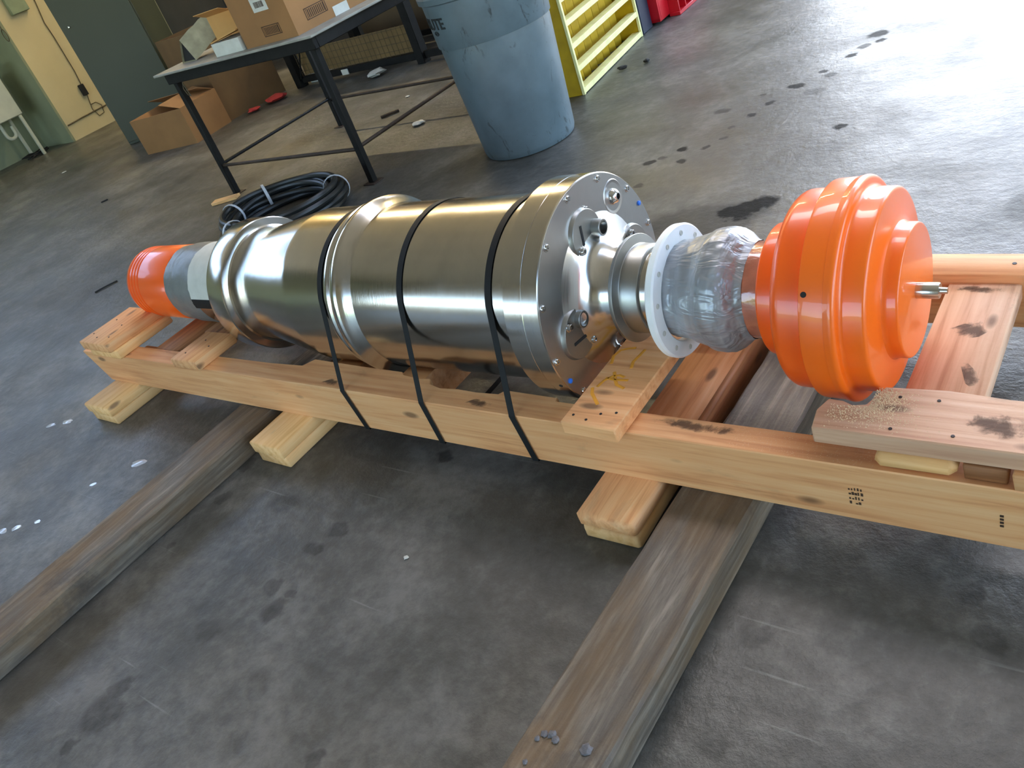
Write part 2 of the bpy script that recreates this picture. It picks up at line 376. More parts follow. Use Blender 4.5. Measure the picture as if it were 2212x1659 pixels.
# ------------------------------------------------------------------ room shell
def slab(name, parts, mat, kind='structure'):
    bm = BM()
    for p in parts: box(bm, *p)
    return obj(name, bm, mat, kind=kind, smooth=False)
slab('floor', [(-12.4, 6.4, -7.4, 9.0, -.15, 0)], FLOOR)
slab('ceiling', [(-12.4, -4.2, -7.4, 9.0, 5.6, 5.75), (1.8, 6.4, -7.4, 9.0, 5.6, 5.75), (-4.2, 1.8, -7.4, 4.0, 5.6, 5.75), (-4.2, 1.8, 5.5, 9.0, 5.6, 5.75)], CEIL)  # gap left in the roof for the added skylight
slab('wall_back', [(-12.4, -2.95, 8.6, 8.85, 0, 5.6), (3.8, 6.4, 8.6, 8.85, 0, 5.6), (-2.95, 3.8, 8.6, 8.85, 5.0, 5.6)], WALLD)
slab('wall_right', [(6.0, 6.25, -7.2, -4.0, 0, 5.6), (6.0, 6.25, 6.4, 8.6, 0, 5.6), (6.0, 6.25, -4.0, 6.4, 4.2, 5.6)], WALLD)
slab('wall_front', [(-12.4, -11.6, -7.25, -7.0, 0, 5.6), (-7.0, -6.6, -7.25, -7.0, 0, 5.6), (-11.6, -7.0, -7.25, -7.0, 0, 1.15), (-11.6, -7.0, -7.25, -7.0, 2.85, 5.6), (.2, 6.4, -7.25, -7.0, 0, 5.6), (-6.6, .2, -7.25, -7.0, 3.35, 5.6)], WALLD)
slab('wall_left', [(-12.3, -12.05, -7.0, 8.6, 0, 3.2), (-12.3, -12.05, -7.0, 8.6, 5.3, 5.6), (-12.3, -12.05, -7.0, -2.1, 3.2, 5.3), (-12.3, -12.05, 5.1, 8.6, 3.2, 5.3)], WALLG)
bm = BM()
for y in (-2.1, -.3, 1.5, 3.3, 5.04): box(bm, -12.24, -12.12, y, y + .06, 3.2, 5.3)
for z in (3.2, 4.22, 5.24): box(bm, -12.24, -12.12, -2.04, 5.04, z, z + .06)
obj('window_1', bm, METALW, kind='structure', smooth=False)
bm = BM()
for x in (-11.6, -10.45, -9.3, -8.15, -7.06): box(bm, x, x + .06, -7.2, -7.1, 1.15, 2.85)
for z in (1.15, 1.75, 2.79): box(bm, -11.54, -7.06, -7.19, -7.11, z, z + .06)
obj('window_2', bm, METALW, kind='structure', smooth=False)
# cream pier standing out of the left wall, its side in paler green
bm = BM(); box(bm, -12.05, -11.25, 5.16, 8.6, 0, 5.6); obj('wall_left_pier', bm, CREAM, kind='structure', smooth=False)
bm = BM(); box(bm, -12.05, -11.252, 5.13, 5.16, 0, 5.6); obj('wall_left_pier_side', bm, WALLG, kind='structure', smooth=False)
# outdoors
slab('ground_outside', [(-60, 60, -60, 60, -.3, -.16)], ASPH)
def hedge(name, x0, x1, y0, y1, h, label):
    bm = BM(); random.seed(3)
    nx = 48; horiz = abs(x1 - x0) > abs(y1 - y0)
    L = (x1 - x0) if horiz else (y1 - y0)
    for side in range(2):
        pass
    rows = []
    for i in range(nx + 1):
        t = i / nx; R = []
        for j in range(9):
            a = PI * j / 8; hh = h * (.85 + .25 * random.random()); ww = ((y1 - y0) if horiz else (x1 - x0)) / 2 * (.9 + .2 * random.random())
            c = ((y0 + y1) / 2 if horiz else (x0 + x1) / 2) - ww * math.cos(a); z = hh * math.sin(a) ** .5 - .16 if 0 < j < 8 else -.16
            R.append(bm.verts.new((x0 + L * t, c, z) if horiz else (c, y0 + L * t, z)))
        rows.append(R)
    for i in range(nx):
        for j in range(8): bm.faces.new((rows[i][j], rows[i + 1][j], rows[i + 1][j + 1], rows[i][j + 1]))
    return obj(name, bm, GRASS, label=label, cat='hedge')
hedge('hedge', -30, 16, -24, -20, 1.9, 'green hedge in the yard beyond the front openings')

# ceiling tubes over the back of the hall
WARM = MT('warm_lamp_tube'); WARM.b.inputs['Emission Color'].default_value = (1, .80, .48, 1); WARM.b.inputs['Emission Strength'].default_value = 75; WARM = WARM.m
for i, (x, y) in enumerate(((-4.6, 7.7), (-7.4, 7.7), (-10.2, 7.7))):
    t = thing('ceiling_light', ('warm tube lamp above the mesh rack', 'warm tube lamp above the grey partition', 'warm tube lamp nearest the left wall')[i], 'lamp', (x, y, 4.6))
    bm = BM(); box(bm, -1.25, 1.25, -.09, .09, .06, .12); box(bm, -.02, .02, -.02, .02, .12, 1.0); obj('lamp_housing', bm, METALW, t, smooth=False)
    bm = BM(); lathe(bm, [(-1.2, .0), (-1.2, .022), (1.2, .022), (1.2, 0)], 12, Matrix.Translation((0, 0, .035))); obj('lamp_tube', bm, WARM, t)

# ------------------------------------------------------------------ timbers under the skid
def timber(name, x, y0, y1, w_, h, yaw, label):
    """long axis = local X, laid along world Y"""
    bm = BM(); L = y1 - y0; n = 40; rnd = random.Random(int(x * 100))
    sec = [(-w_ / 2, .004), (-w_ / 2 + .004, 0), (w_ / 2 - .004, 0), (w_ / 2, .004), (w_ / 2, h - .008), (w_ / 2 - .008, h), (0, h), (-w_ / 2 + .007, h), (-w_ / 2, h - .007)]
    rings = []
    for i in range(n + 1):
        u = L * i / n; R = []
        for k, (a, b) in enumerate(sec):
            j = .0022
            R.append(bm.verts.new((u, a + (rnd.uniform(-j, j) if b > .01 else 0), b + (rnd.uniform(-j, 0) if b > .01 else 0))))
        rings.append(R)
    m = len(sec)
    for i in range(n):
        for k in range(m): bm.faces.new((rings[i][k], rings[i][(k + 1) % m], rings[i + 1][(k + 1) % m], rings[i + 1][k]))
    bm.faces.new(rings[0]); bm.faces.new(rings[-1][::-1]); bmesh.ops.recalc_face_normals(bm, faces=bm.faces[:])
    o = obj(name, bm, TIMBER, label=label, cat='timber', loc=(x, y0, 0), rotz=PI / 2 - yaw, sharp=30)
    return o
td = timber('dunnage_timber', -.763, -.25, 2.15, .174, .085, math.radians(1.35), 'weathered grey square timber under the skid, nearest the camera')
timber('dunnage_timber', -2.447, -.35, 2.15, .178, .085, math.radians(1.5), 'brown worn square timber crossing the floor under the far half of the skid')

rnd = random.Random(4)
for (lx, ly, s_) in ((.765, -.040, .011), (.758, .045, .007), (.763, .032, .008), (.757, .020, .007), (.745, .052, .005), (.70, .048, .005)):
    bm = BM(); bmesh.ops.create_icosphere(bm, subdivisions=2, radius=s_)
    for v in bm.verts: v.co = Vector((v.co.x * rnd.uniform(.7, 1.3), v.co.y * rnd.uniform(.7, 1.3), v.co.z * rnd.uniform(.3, .6)))
    obj('hardened_lump', bm, simple('grey_slag', srgb(104, 102, 104), .7, 0, .4, 60, .4), td, loc=(lx, ly, .0855), sharp=25)
# ------------------------------------------------------------------ wooden skid
skid = thing('wooden_skid', 'long pale pine shipping skid with two beams under the steel machine', 'skid', (-1.6, 1.52, .0))
def plank(name, x0, x1, y0, y1, z0, z1, mat=PINE, along='X', bev=.003, label=None, rot=0.0, par=skid):
    bm = BM(); cx, cy = (x0 + x1) / 2, (y0 + y1) / 2
    if along == 'X': hx, hy = (x1 - x0) / 2, (y1 - y0) / 2; rz = 0
    else: hx, hy = (y1 - y0) / 2, (x1 - x0) / 2; rz = PI / 2
    box(bm, -hx, hx, -hy, hy, -(z1 - z0) / 2, (z1 - z0) / 2, bev)
    rnd = random.Random(hash((round(x0, 3), round(y0, 3))) & 0xffff)
    for v in bm.verts: v.co += Vector((rnd.uniform(-.002, .002), rnd.uniform(-.0012, .0012), 0))
    base = par.location if par else Vector((0, 0, 0))
    return obj(name, bm, mat, par, loc=(cx - base.x, cy - base.y, (z0 + z1) / 2 - base.z), rotz=rz + rot, label=label, sharp=60)
def pplank(name, pts, z0, z1, mat=PINE, bev=.0025, par=skid, label=None):
    bm = BM(); cx = sum(p[0] for p in pts) / len(pts); cy = sum(p[1] for p in pts) / len(pts)
    prism(bm, [(p[0] - cx, p[1] - cy) for p in pts], 0, z1 - z0, bev)
    return obj(name, bm, mat, par, loc=(cx - par.location.x, cy - par.location.y, z0 - par.location.z), sharp=40, label=label)
# front beam: rear edge is hacked away in steps for the machine
fb = pplank('beam', [(-3.50, 1.14), (.40, 1.14), (.40, 1.215), (-1.148, 1.213), (-1.152, 1.226), (-1.318, 1.230), (-1.330, 1.212), (-1.40, 1.208), (-1.47, 1.211), (-1.53, 1.205), (-1.575, 1.216), (-1.592, 1.238), (-1.63, 1.232), (-1.70, 1.240), (-1.715, 1.252), (-1.90, 1.255), (-2.12, 1.262), (-2.145, 1.225), (-2.3, 1.218), (-3.50, 1.212)], .085, .225)
for v in fb.data.vertices:   # sawn at a slant at the far end
    wx = v.co.x + fb.location.x + skid.location.x
    if wx < -3.45 and v.co.z < .07: v.co.x += .09
plank('beam', -3.42, .40, 1.81, 1.905, .085, .225)
# blocks under the beams, two thicknesses each
for x0, x1, y0 in ((-3.39, -3.20, .985), (-2.262, -2.105, .985), (-1.02, -.866, 1.0)):
    plank('block', x0, x1, y0, 2.02, .0425, .085, PINE_PALE if x0 < -2 else PINE, 'Y', .004 if x0 < -2 else .010)
    plank('block', x0 + .004, x1 - .002, y0 + .006, 2.0, .0, .0425, PINE_PALE, 'Y', .004 if x0 < -2 else .008)
plank('spacer_board', -.862, -.842, 1.216, 1.95, .0, .1, PINE_DARK, 'Y', .003)
# stack under the small orange cap
plank('block', -3.385, -3.165, 1.112, 1.365, .263, .301, PINE, 'Y', .004)
plank('block', -3.375, -3.150, 1.125, 1.385, .225, .263, PINE_PALE, 'Y', .004)
# cross pieces at the far end
plank('cross_board', -3.035, -2.87, 1.213, 1.81, .187, .224, PINE_DARK, 'Y', .003)
plank('block', -2.765, -2.60, 1.128, 1.305, .225, .262, PINE, 'Y', .004)
plank('cross_board', -2.80, -2.63, 1.308, 1.82, .218, .252, PINE_DARK, 'Y', .003)
plank('filler_strip', -3.12, -2.80, 1.213, 1.228, .20, .222, PINE_DARK, 'X', .002)
# saddles cut to the barrel
def saddle(x0, x1, r, zc):
    bm = BM(); pts = [(1.264 if x0 < -1.6 else 1.24, .085), (1.808, .085), (1.808, .20)]
    yc = 1.46
    a0 = math.asin((zc - .19) / r)
    arc = [(yc + r * math.cos(t), zc - r * math.sin(t)) for t in [a0 + (PI - 2 * a0) * i / 16 for i in range(17)]]
    pts += arc + [(1.264 if x0 < -1.6 else 1.24, .19)]
    a = [bm.verts.new((0, p[0] - yc, p[1])) for p in pts]; b = [bm.verts.new((x1 - x0, p[0] - yc, p[1])) for p in pts]
    bm.faces.new(a); bm.faces.new(b[::-1])
    for i in range(len(pts)): bm.faces.new((a[i], b[i], b[(i + 1) % len(pts)], a[(i + 1) % len(pts)]))
    bmesh.ops.recalc_face_normals(bm, faces=bm.faces[:])
    obj('saddle_board', bm, PINE, skid, loc=(x0 - skid.location.x, yc - skid.location.y, 0), sharp=40)
saddle(-1.76, -1.66, .2415, .3865); saddle(-2.06, -1.96, .2415, .383)
# board with crayon marks under the shaft collar
yb = pplank('cross_board', [(-1.062, 1.108), (-.915, 1.103), (-.905, 1.88), (-1.055, 1.89)], .225, .2615, PINE, .003)
def marks(name, strokes, z, mat, r=.0035, par=None, flat=.25):
    bm = BM()
    for s in strokes: tube(bm, [(p[0], p[1], 0) for p in s], r, 6)
    for v in bm.verts: v.co.z = v.co.z * flat + z
    return obj(name, bm, mat, par)
m_ = marks('crayon_mark', [[(-1.045, 1.33), (-1.055, 1.36), (-1.048, 1.385), (-1.030, 1.395), (-1.012, 1.40)], [(-.985, 1.395), (-.988, 1.37), (-.992, 1.345), (-.985, 1.32)],
  [(-1.035, 1.24), (-1.03, 1.265), (-1.015, 1.285), (-1.0, 1.29), (-.985, 1.285)], [(-1.02, 1.30), (-1.005, 1.275), (-.99, 1.255), (-.965, 1.245)], [(-1.03, 1.275), (-1.005, 1.272), (-.97, 1.275)], [(-1.045, 1.235), (-1.035, 1.215), (-1.015, 1.195), (-1.0, 1.18)]], .2618, CRAYON, .0042)
m_.parent = skid; m_.location = -skid.location
# boards at the near end
plank('cross_board', -.408, -.262, 1.217, 1.808, .166, .204, PINE_PINK, 'Y', .003)
plank('block', -.396, -.262, 1.142, 1.215, .226, .262, PINE_PALE, 'X', .012)
plank('block', -.252, -.186, 1.150, 1.214, .226, .260, PINE_DARK, 'X', .003)
plank('block', -.176, -.02, 1.138, 1.214, .226, .262, PINE, 'X', .003)
nb = pplank('notched_board', [(-.503, 1.150), (.42, 1.146), (.42, 1.285), (-.20, 1.286), (-.30, 1.296), (-.408, 1.290), (-.418, 1.262), (-.428, 1.234), (-.45, 1.228), (-.47, 1.238), (-.498, 1.240), (-.510, 1.205)], .263, .301, PINE_PINK, .003)
plank('block', .12, .28, 1.14, 1.29, .226, .262, PINE, 'Y', .003)
# grime smudges on the boards
def grime_mat():
    t = MT('grime_smudge'); v = t.co('Object'); n = t.noise(v, 22, 6, .7, .6)
    tc = t.n.new('ShaderNodeTexCoord'); su = t.n.new('ShaderNodeVectorMath'); su.operation = 'SUBTRACT'; su.inputs[1].default_value = (.5, .5, .5)
    t.l.new(tc.outputs['Generated'], su.inputs[0]); mu = t.n.new('ShaderNodeVectorMath'); mu.operation = 'MULTIPLY'; mu.inputs[1].default_value = (2, 2, 0); t.l.new(su.outputs[0], mu.inputs[0])
    ln = t.n.new('ShaderNodeVectorMath'); ln.operation = 'LENGTH'; t.l.new(mu.outputs[0], ln.inputs[0])
    fade = t.math('SUBTRACT', t.math('ADD', 1.0, t.math('MULTIPLY', t.math('SUBTRACT', n, .5), 2.6)), ln.outputs['Value'])
    edge = t.ramp(ln.outputs['Value'], [(.80, t.g(1)), (1.0, t.g(0))])
    t.set(color=srgb(74, 54, 42), rough=.8, alpha=t.math('MULTIPLY', t.math('MULTIPLY', t.ramp(fade, [(.25, t.g(0)), (.7, t.g(1))]), edge), .62)); return t.m
GRIME = grime_mat()
def smudge(pts, z):
    bm = BM(); c = Vector((sum(p[0] for p in pts) / len(pts), sum(p[1] for p in pts) / len(pts), z))
    bm.faces.new([bm.verts.new((p[0] - c.x, p[1] - c.y, 0)) for p in pts])
    return obj('grime_smudge', bm, GRIME, skid, loc=c - skid.location, smooth=False)
smudge([(-.885, 1.178), (-.87, 1.207), (-.80, 1.210), (-.70, 1.208), (-.66, 1.196), (-.68, 1.176), (-.76, 1.170), (-.83, 1.180)], .2256)
smudge([(-.375, 1.62), (-.33, 1.66), (-.29, 1.665), (-.275, 1.65), (-.31, 1.60), (-.345, 1.585)], .2046)
smudge([(-.345, 1.52), (-.325, 1.50), (-.305, 1.44), (-.285, 1.42), (-.272, 1.43), (-.285, 1.47), (-.315, 1.51)], .2046)
smudge([(-.40, 1.80), (-.27, 1.80), (-.27, 1.775), (-.33, 1.765), (-.40, 1.775)], .2046)
smudge([(-.27, 1.20), (-.24, 1.245), (-.19, 1.25), (-.14, 1.235), (-.15, 1.19), (-.20, 1.175), (-.24, 1.18)], .3016)
smudge([(-.12, 1.25), (-.05, 1.27), (.0, 1.24), (-.02, 1.20), (-.09, 1.19)], .3016)
smudge([(-2.72, 1.31), (-2.70, 1.34), (-2.65, 1.42), (-2.64, 1.34)], .2526)
smudge([(-2.0, 1.15), (-1.95, 1.185), (-1.88, 1.18), (-1.90, 1.15)], .2256)
smudge([(-1.42, 1.15), (-1.38, 1.185), (-1.30, 1.18), (-1.33, 1.155)], .2256)
# nails
def nail(x, y, z, r=.0035):
    bm = BM(); lathe(bm, [(0, r), (.0012, r * .9), (.0012, 0)], 8, Matrix.Translation((x, y, z)) @ Matrix.Rotation(-PI / 2, 4, 'Y')); bmesh.ops.translate(bm, verts=bm.verts[:], vec=-skid.location)
    return obj('nail', bm, NAIL, skid)
for p in ((-.375, 1.262), (-.31, 1.262), (-.37, 1.172), (-.27, 1.172), (-.16, 1.20), (-.14, 1.26)): nail(p[0], p[1], .3012)
for p in ((-1.04, 1.135), (-1.0, 1.125), (-.975, 1.15), (-.94, 1.16)): nail(p[0], p[1], .2617)
for p in ((-3.36, 1.17), (-3.30, 1.15), (-3.22, 1.16), (-3.25, 1.24), (-3.34, 1.27)): nail(p[0], p[1], .3012)
for p in ((-.235, 1.85), (-.285, 1.86)): nail(p[0], p[1], .2252, .005)
for p in ((-2.72, 1.17), (-2.64, 1.22), (-2.70, 1.25)): nail(p[0], p[1], .2622)
# ink stamps on the beam face
bm = BM(); rnd = random.Random(5)
for i in range(4):
    z = .128 + i * .012
    for k in range(5):
        if rnd.random() < .8: box(bm, -.447 + k * .0055, -.447 + k * .0055 + rnd.uniform(.002, .0045), 1.1392, 1.1398, z + i * .0, z + rnd.uniform(.003, .008))
bmesh.ops.translate(bm, verts=bm.verts[:], vec=-skid.location); obj('ink_stamp', bm, INK, skid, smooth=False, kind='stuff')
bm = BM()
for k in range(4): box(bm, -.196, -.190, 1.1392, 1.1398, .135 + k * .008, .135 + k * .008 + .005)
bmesh.ops.translate(bm, verts=bm.verts[:], vec=-skid.location); obj('ink_stamp', bm, INK, skid, smooth=False, kind='stuff')
# sawdust
bm = BM(); rnd = random.Random(11)
for i in range(2600):
    if i < 1500: x = rnd.gauss(-.405, .028); y = rnd.gauss(1.25, .022)
    else: x = rnd.gauss(-.43, .045); y = 1.215 + rnd.gauss(0, .022) - abs(x + .43) * .25
    z = .3012
    if not (-.49 < x < -.2 and 1.155 < y < 1.284) or (x < -.42 and y > 1.225): 
        continue
    s = rnd.uniform(.0007, .0018); a = rnd.uniform(0, PI)
    v = [bm.verts.new((x + s * math.cos(a + q), y + s * math.sin(a + q) * .6, z + (s if q == 0 else 0))) for q in (0, 2.1, 4.2)]
    bm.faces.new(v)
for i in range(500):
    x = rnd.uniform(-.68, -.40); y = rnd.uniform(1.145, 1.21); s = rnd.uniform(.0006, .0012)
    v = [bm.verts.new((x + s * math.cos(q), y + s * math.sin(q), .2254 + (s if q == 0 else 0))) for q in (0, 2.1, 4.2)]; bm.faces.new(v)
obj('sawdust', bm, SAW, label='pale sawdust scattered on the notched board beside the orange coupling', cat='sawdust', kind='stuff', smooth=False)

# ------------------------------------------------------------------ the machine
S = .9865; TILT = .012
def X(x): return x * S + 1.109 * S            # camera fit -> local x, zero at the flange face
mach = thing('submersible_machine', 'long turned steel cylindrical machine with bolted flange lying on the pine skid', 'machine', (-1.109 * S, 1.46, .394))
mach.rotation_euler = (0, -TILT, 0)
def L(pr): return [(X(a), r * S) for a, r in pr]
def part(name, prof, mat, seg=128, ch=.0015, parent=mach, disp=None, label=None, closed=False, sharp=35, off=(0, 0, 0)):
    bm = BM(); lathe(bm, cham(L(prof), ch) if ch else L(prof), seg, closed=closed, disp=disp)
    return obj(name, bm, mat, parent, label=label, sharp=sharp, loc=off)
part('barrel', [(-2.451, .0), (-2.451, .203), (-2.446, .198), (-2.436, .1955), (-2.40, .195), (-2.37, .198), (-2.105, .2425), (-2.09, .243), (-1.212, .243), (-1.212, 0)], STEEL, ch=0, sharp=20)
part('end_flange', [(-2.545, 0), (-2.545, .225), (-2.535, .229), (-2.451, .229), (-2.451, 0)], STEEL, ch=.003)
part('barrel_ring', [(-1.888, .242), (-1.888, .256), (-1.872, .260), (-1.866, .255), (-1.852, .256), (-1.849, .267), (-1.830, .269), (-1.822, .264), (-1.806, .249), (-1.785, .2425)], STEEL, ch=.001)
part('flange', [(-1.212, 0), (-1.212, .277), (-1.210, .280), (-1.158, .280), (-1.157, .2785), (-1.155, .2785), (-1.154, .281), (-1.111, .281), (-1.109, .279), (-1.109, .0)], STEEL, ch=0, sharp=20)
fc = part('flange_face', [(-1.1095, .2785), (-1.1085, .278), (-1.1085, .0)], STEEL_FACE, ch=0)
# hub: trumpet out of the flange face
part('hub', [(-1.109, .19), (-1.104, .172), (-1.096, .150), (-1.086, .131), (-1.072, .117), (-1.055, .108), (-1.035, .104), (-1.018, .103), (-1.018, 0)], STEEL_BRIGHT, ch=0)
part('collar', [(-1.020, .06), (-1.020, .129), (-1.011, .131), (-1.009, .131), (-1.004, .108), (-.958, .107), (-.955, .100), (-.955, 0)], STEEL_DULL, ch=.0012)
part('shaft_sleeve', [(-.956, 0), (-.956, .099), (-.88, .099), (-.88, 0)], STEEL, ch=0)
# screws of the flange
def P(y, z, dx=0): return Vector((X(-1.109) + dx, y * S, z * S))
def screw(name, y, z, r, h, parent, dx=0, cap=False):
    bm = BM(); M = Matrix.Translation(P(y, z, dx))
    if cap: lathe(bm, [(0, r), (.004, r * .92), (.0055, r * .4), (.0055, 0)], 20, M)
    else: lathe(bm, [(-.002, r * 1.35), (.0015, r * 1.32), (.0018, r * 1.02), (h - .001, r), (h, r * .9), (h, r * .5), (h * .3, r * .46), (h * .3, 0)], 20, M)
    return obj(name, bm, BLUE_CAP if cap else STEEL_BRIGHT, parent, label='blue plastic cap' if cap else None)
for k in range(12):
    a = math.radians(8 + 30 * k)
    screw('socket_screw', .265 * math.cos(a), .265 * math.sin(a), .0072, .006, mach)
for a in (23, 204.2): screw('plug_cap', .265 * math.cos(math.radians(a)), .265 * math.sin(math.radians(a)), .0065, .005, mach, cap=True)
# four round cover plates with slots, spigots and screws
for k, (ang, R_) in enumerate(((96.5, .158), (188.8, .163), (6.5, .160), (276, .16))):
    a = math.radians(ang); cy, cz = R_ * math.cos(a), R_ * math.sin(a)
    bm = BM(); lathe(bm, [(-.002, .066), (.010, .0625), (.0115, .061), (.0115, 0)], 48, Matrix.Translation(P(cy, cz)))
    cv = obj('cover_plate', bm, STEEL_DULL, mach, label='dull round cover plate')
    # slot
    sa = math.radians({0: 81, 1: -8, 2: 20, 3: 0}[k])
    sy_, sz_ = {0: (-.040, .165), 1: (-.168, -.040), 2: (cy, cz), 3: (cy, cz)}[k]
    bm = BM(); c0 = P(sy_, sz_, .0116)
    M = Matrix.Translation(c0) @ Matrix.Rotation(sa, 4, 'X')
    box(bm, 0, .0012, -.0270, .0270, -.0040, .0040, .0005, M); obj('slot', bm, HOLE, cv)
    for j in ((-1, 1)):
        sy, sz = {0: {-1: (.012, .208), 1: (-.060, .138)}, 1: {-1: (-.196, .014), 1: (-.125, -.068)}}.get(k, {-1: (cy - .045, cz + .04), 1: (cy + .045, cz - .04)})[j] if k < 2 else (cy - .048 * math.sin(a) * j + .0, cz + .048 * math.cos(a) * j)
        screw('cover_screw', sy, sz, .0085, .010, cv, dx=.0115 if math.hypot(sy - cy, sz - cz) < .058 else 0)
    if k in (0, 1):
        ty, tz = ((.018, .158), (-.148, .006))[k]
        ln = (.026, .016)[k]
        bm = BM(); lathe(bm, [(0, .0215), (ln, .0205), (ln + .001, .0195), (ln + .001, .0160), (.003, .0160), (.003, 0)], 36, Matrix.Translation(P(ty, tz, .008)))
        obj('spigot', bm, STEEL_DULL, cv)
        bm = BM(); lathe(bm, [(0.0038, .0155), (.0042, 0)], 24, Matrix.Translation(P(ty, tz, .008))); obj('bore', bm, HOLE, cv)
# raised lobe of the hub beside the covers
for (y, z, r, h) in ((-.03, .105, .055, .030), (-.115, -.045, .05, .022)):
    bm = BM(); lathe(bm, [(-.003, r * 1.15), (h * .4, r * 1.0), (h * .8, r * .9), (h, r * .78), (h, 0)], 40, Matrix.Translation(P(y * .62, z * .62)) ); obj('hub_lobe', bm, STEEL_BRIGHT, mach)
# lifting / vent boss in its dished pocket
bm = BM(); lathe(bm, [(.0005, .043), (.002, .041), (.0015, .038), (-.0005, .03), (-.0005, 0)], 40, Matrix.Translation(P(.142, .176)))
obj('dished_pocket', bm, STEEL_FACE, mach)
bm = BM(); lathe(bm, [(0, .020), (.008, .0185), (.013, .014), (.016, .0095), (.016, .0075), (.004, .0072), (.004, 0)], 32, Matrix.Translation(P(.142, .176)))
vb = obj('vent_boss', bm, STEEL_BRIGHT, mach)
bm = BM(); lathe(bm, [(.0045, .0072), (.005, 0)], 16, Matrix.Translation(P(.142, .176, .0))); obj('bore', bm, HOLE, vb)
bm = BM(); lathe(bm, [(0, .0052), (.001, .0045), (.001, 0)], 14, Matrix.Translation((X(-1.128), -.281 * S * math.cos(math.radians(24)), -.281 * S * math.sin(math.radians(24)))) @ Matrix.Rotation(PI / 2 + math.radians(24), 4, 'X') @ Matrix.Rotation(-PI / 2, 4, 'Y'))
obj('side_hole', bm, HOLE, mach)
# white ring with its dimples
def annulus(bm, prof, seg=128): lathe(bm, prof, seg, closed=True)
bm = BM(); annulus(bm, L([(-.912, .116), (-.912, .152), (-.908, .156), (-.894, .157), (-.890, .153), (-.889, .118), (-.892, .115)]))
wr = obj('white_ring', bm, WHITE_PL, mach, label='white plastic ring', loc=(0, 0, -.006))
for k in range(12):
    a = math.radians(12 + 30 * k); bm = BM()
    lathe(bm, [(0, .0062), (.0012, .0058), (.0012, .0040), (.0002, .0038), (.0002, 0)], 16, Matrix.Translation((X(-.889), .136 * S * math.cos(a), .136 * S * math.sin(a))))
    obj('dimple', bm, PAPER, wr)
# wrinkled tape around the shaft
def wrink(amp):
    def f(a, t, r):
        return amp * (math.sin(9 * t + 55 * a) * .5 + math.sin(17 * t - 90 * a + 1.3) * .35 + math.sin(31 * t + 160 * a) * .25 + math.sin(5 * t + 20 * a)) 
    return f
def dense(prof, n=5):
    out = []
    for (a, r), (b, s) in zip(prof, prof[1:]):
        for i in range(n): out.append((a + (b - a) * i / n, r + (s - r) * i / n))
    return out + [prof[-1]]
part('tape_wrap', dense([(-.899, .113), (-.86, .116), (-.845, .122), (-.812, .129), (-.800, .136), (-.786, .1395), (-.768, .1400), (-.755, .138), (-.740, .129), (-.722, .112), (-.706, .107)], 6), TAPE, 160, 0, disp=wrink(.0013), sharp=60, label='shiny wrinkled grey tape')
part('film_wrap', dense([(-.716, .1065), (-.70, .106), (-.655, .107)], 5), FILM, 128, 0, disp=wrink(.0006), label='reddish film covered shaft', sharp=60)
# orange coupling
OZ = (0, 0, .004)
def arc(cx, cr, rad, a0, a1, n=6): return [(cx + rad * math.cos(math.radians(a0 + (a1 - a0) * i / n)), cr + rad * math.sin(math.radians(a0 + (a1 - a0) * i / n))) for i in range(n + 1)]
oc = part('coupling_guard', [(-.662, .104), (-.662, .135)] + arc(-.657, .136, .005, 180, 90, 4) + [(-.622, .141), (-.617, .146), (-.612, .160)] + arc(-.588, .182, .0245, 180, 90, 8) + [(-.556, .2065), (-.548, .206), (-.545, .205)], ORANGE_RED, ch=0, off=OZ, label='orange red stepped rear half')
oc2 = part('coupling_guard', [(-.545, .12), (-.545, .220), (-.5435, .2225), (-.540, .2235), (-.510, .2245), (-.4985, .2245), (-.498, .2255)] + arc(-.486, .2185, .0095, 110, 0, 7) + arc(-.467, .2125, .0095, 180, 260, 6) + [(-.462, .2035), (-.440, .203)] + arc(-.437, .1950, .0080, 80, 0, 6) + [(-.4285, .188), (-.4265, .165), (-.4245, .150)] + arc(-.414, .1500, .0105, 180, 262, 5)[:0] + [(-.4235, .143), (-.421, .1375), (-.4165, .1345), (-.410, .1335)] + [(-.397, .133), (-.395, .1325)] + arc(-.3955, .1285, .004, 80, 0, 3) + [(-.3915, 0)], ORANGE, ch=0, off=OZ, sharp=28, label='bright orange stepped front half')
bm = BM(); a_ = math.radians(-0)
hy, hz = 1.29394 * S - 1.46, .50338 - .394
ang = math.atan2((.497 - .402), -.165)
bm = BM(); lathe(bm, [(0, .0056), (.0006, .0054), (.0006, 0)], 16, Matrix.Translation((X(-.5335), .2243 * S * math.cos(ang), .2243 * S * math.sin(ang))) @ Matrix.Rotation(ang, 4, 'X') @ Matrix.Rotation(PI / 2, 4, 'Z'))
obj('guard_hole', bm, HOLE, oc2)
bm = BM()
lathe(bm, [(X(-.392), 0), (X(-.392), .0158), (X(-.352), .0158), (X(-.350), .0148), (X(-.350), .0065), (X(-.337), .006), (X(-.336), 0)], 32); obj('shaft_end', bm, STEEL_BRIGHT, mach, loc=OZ, label='bare steel shaft tip')
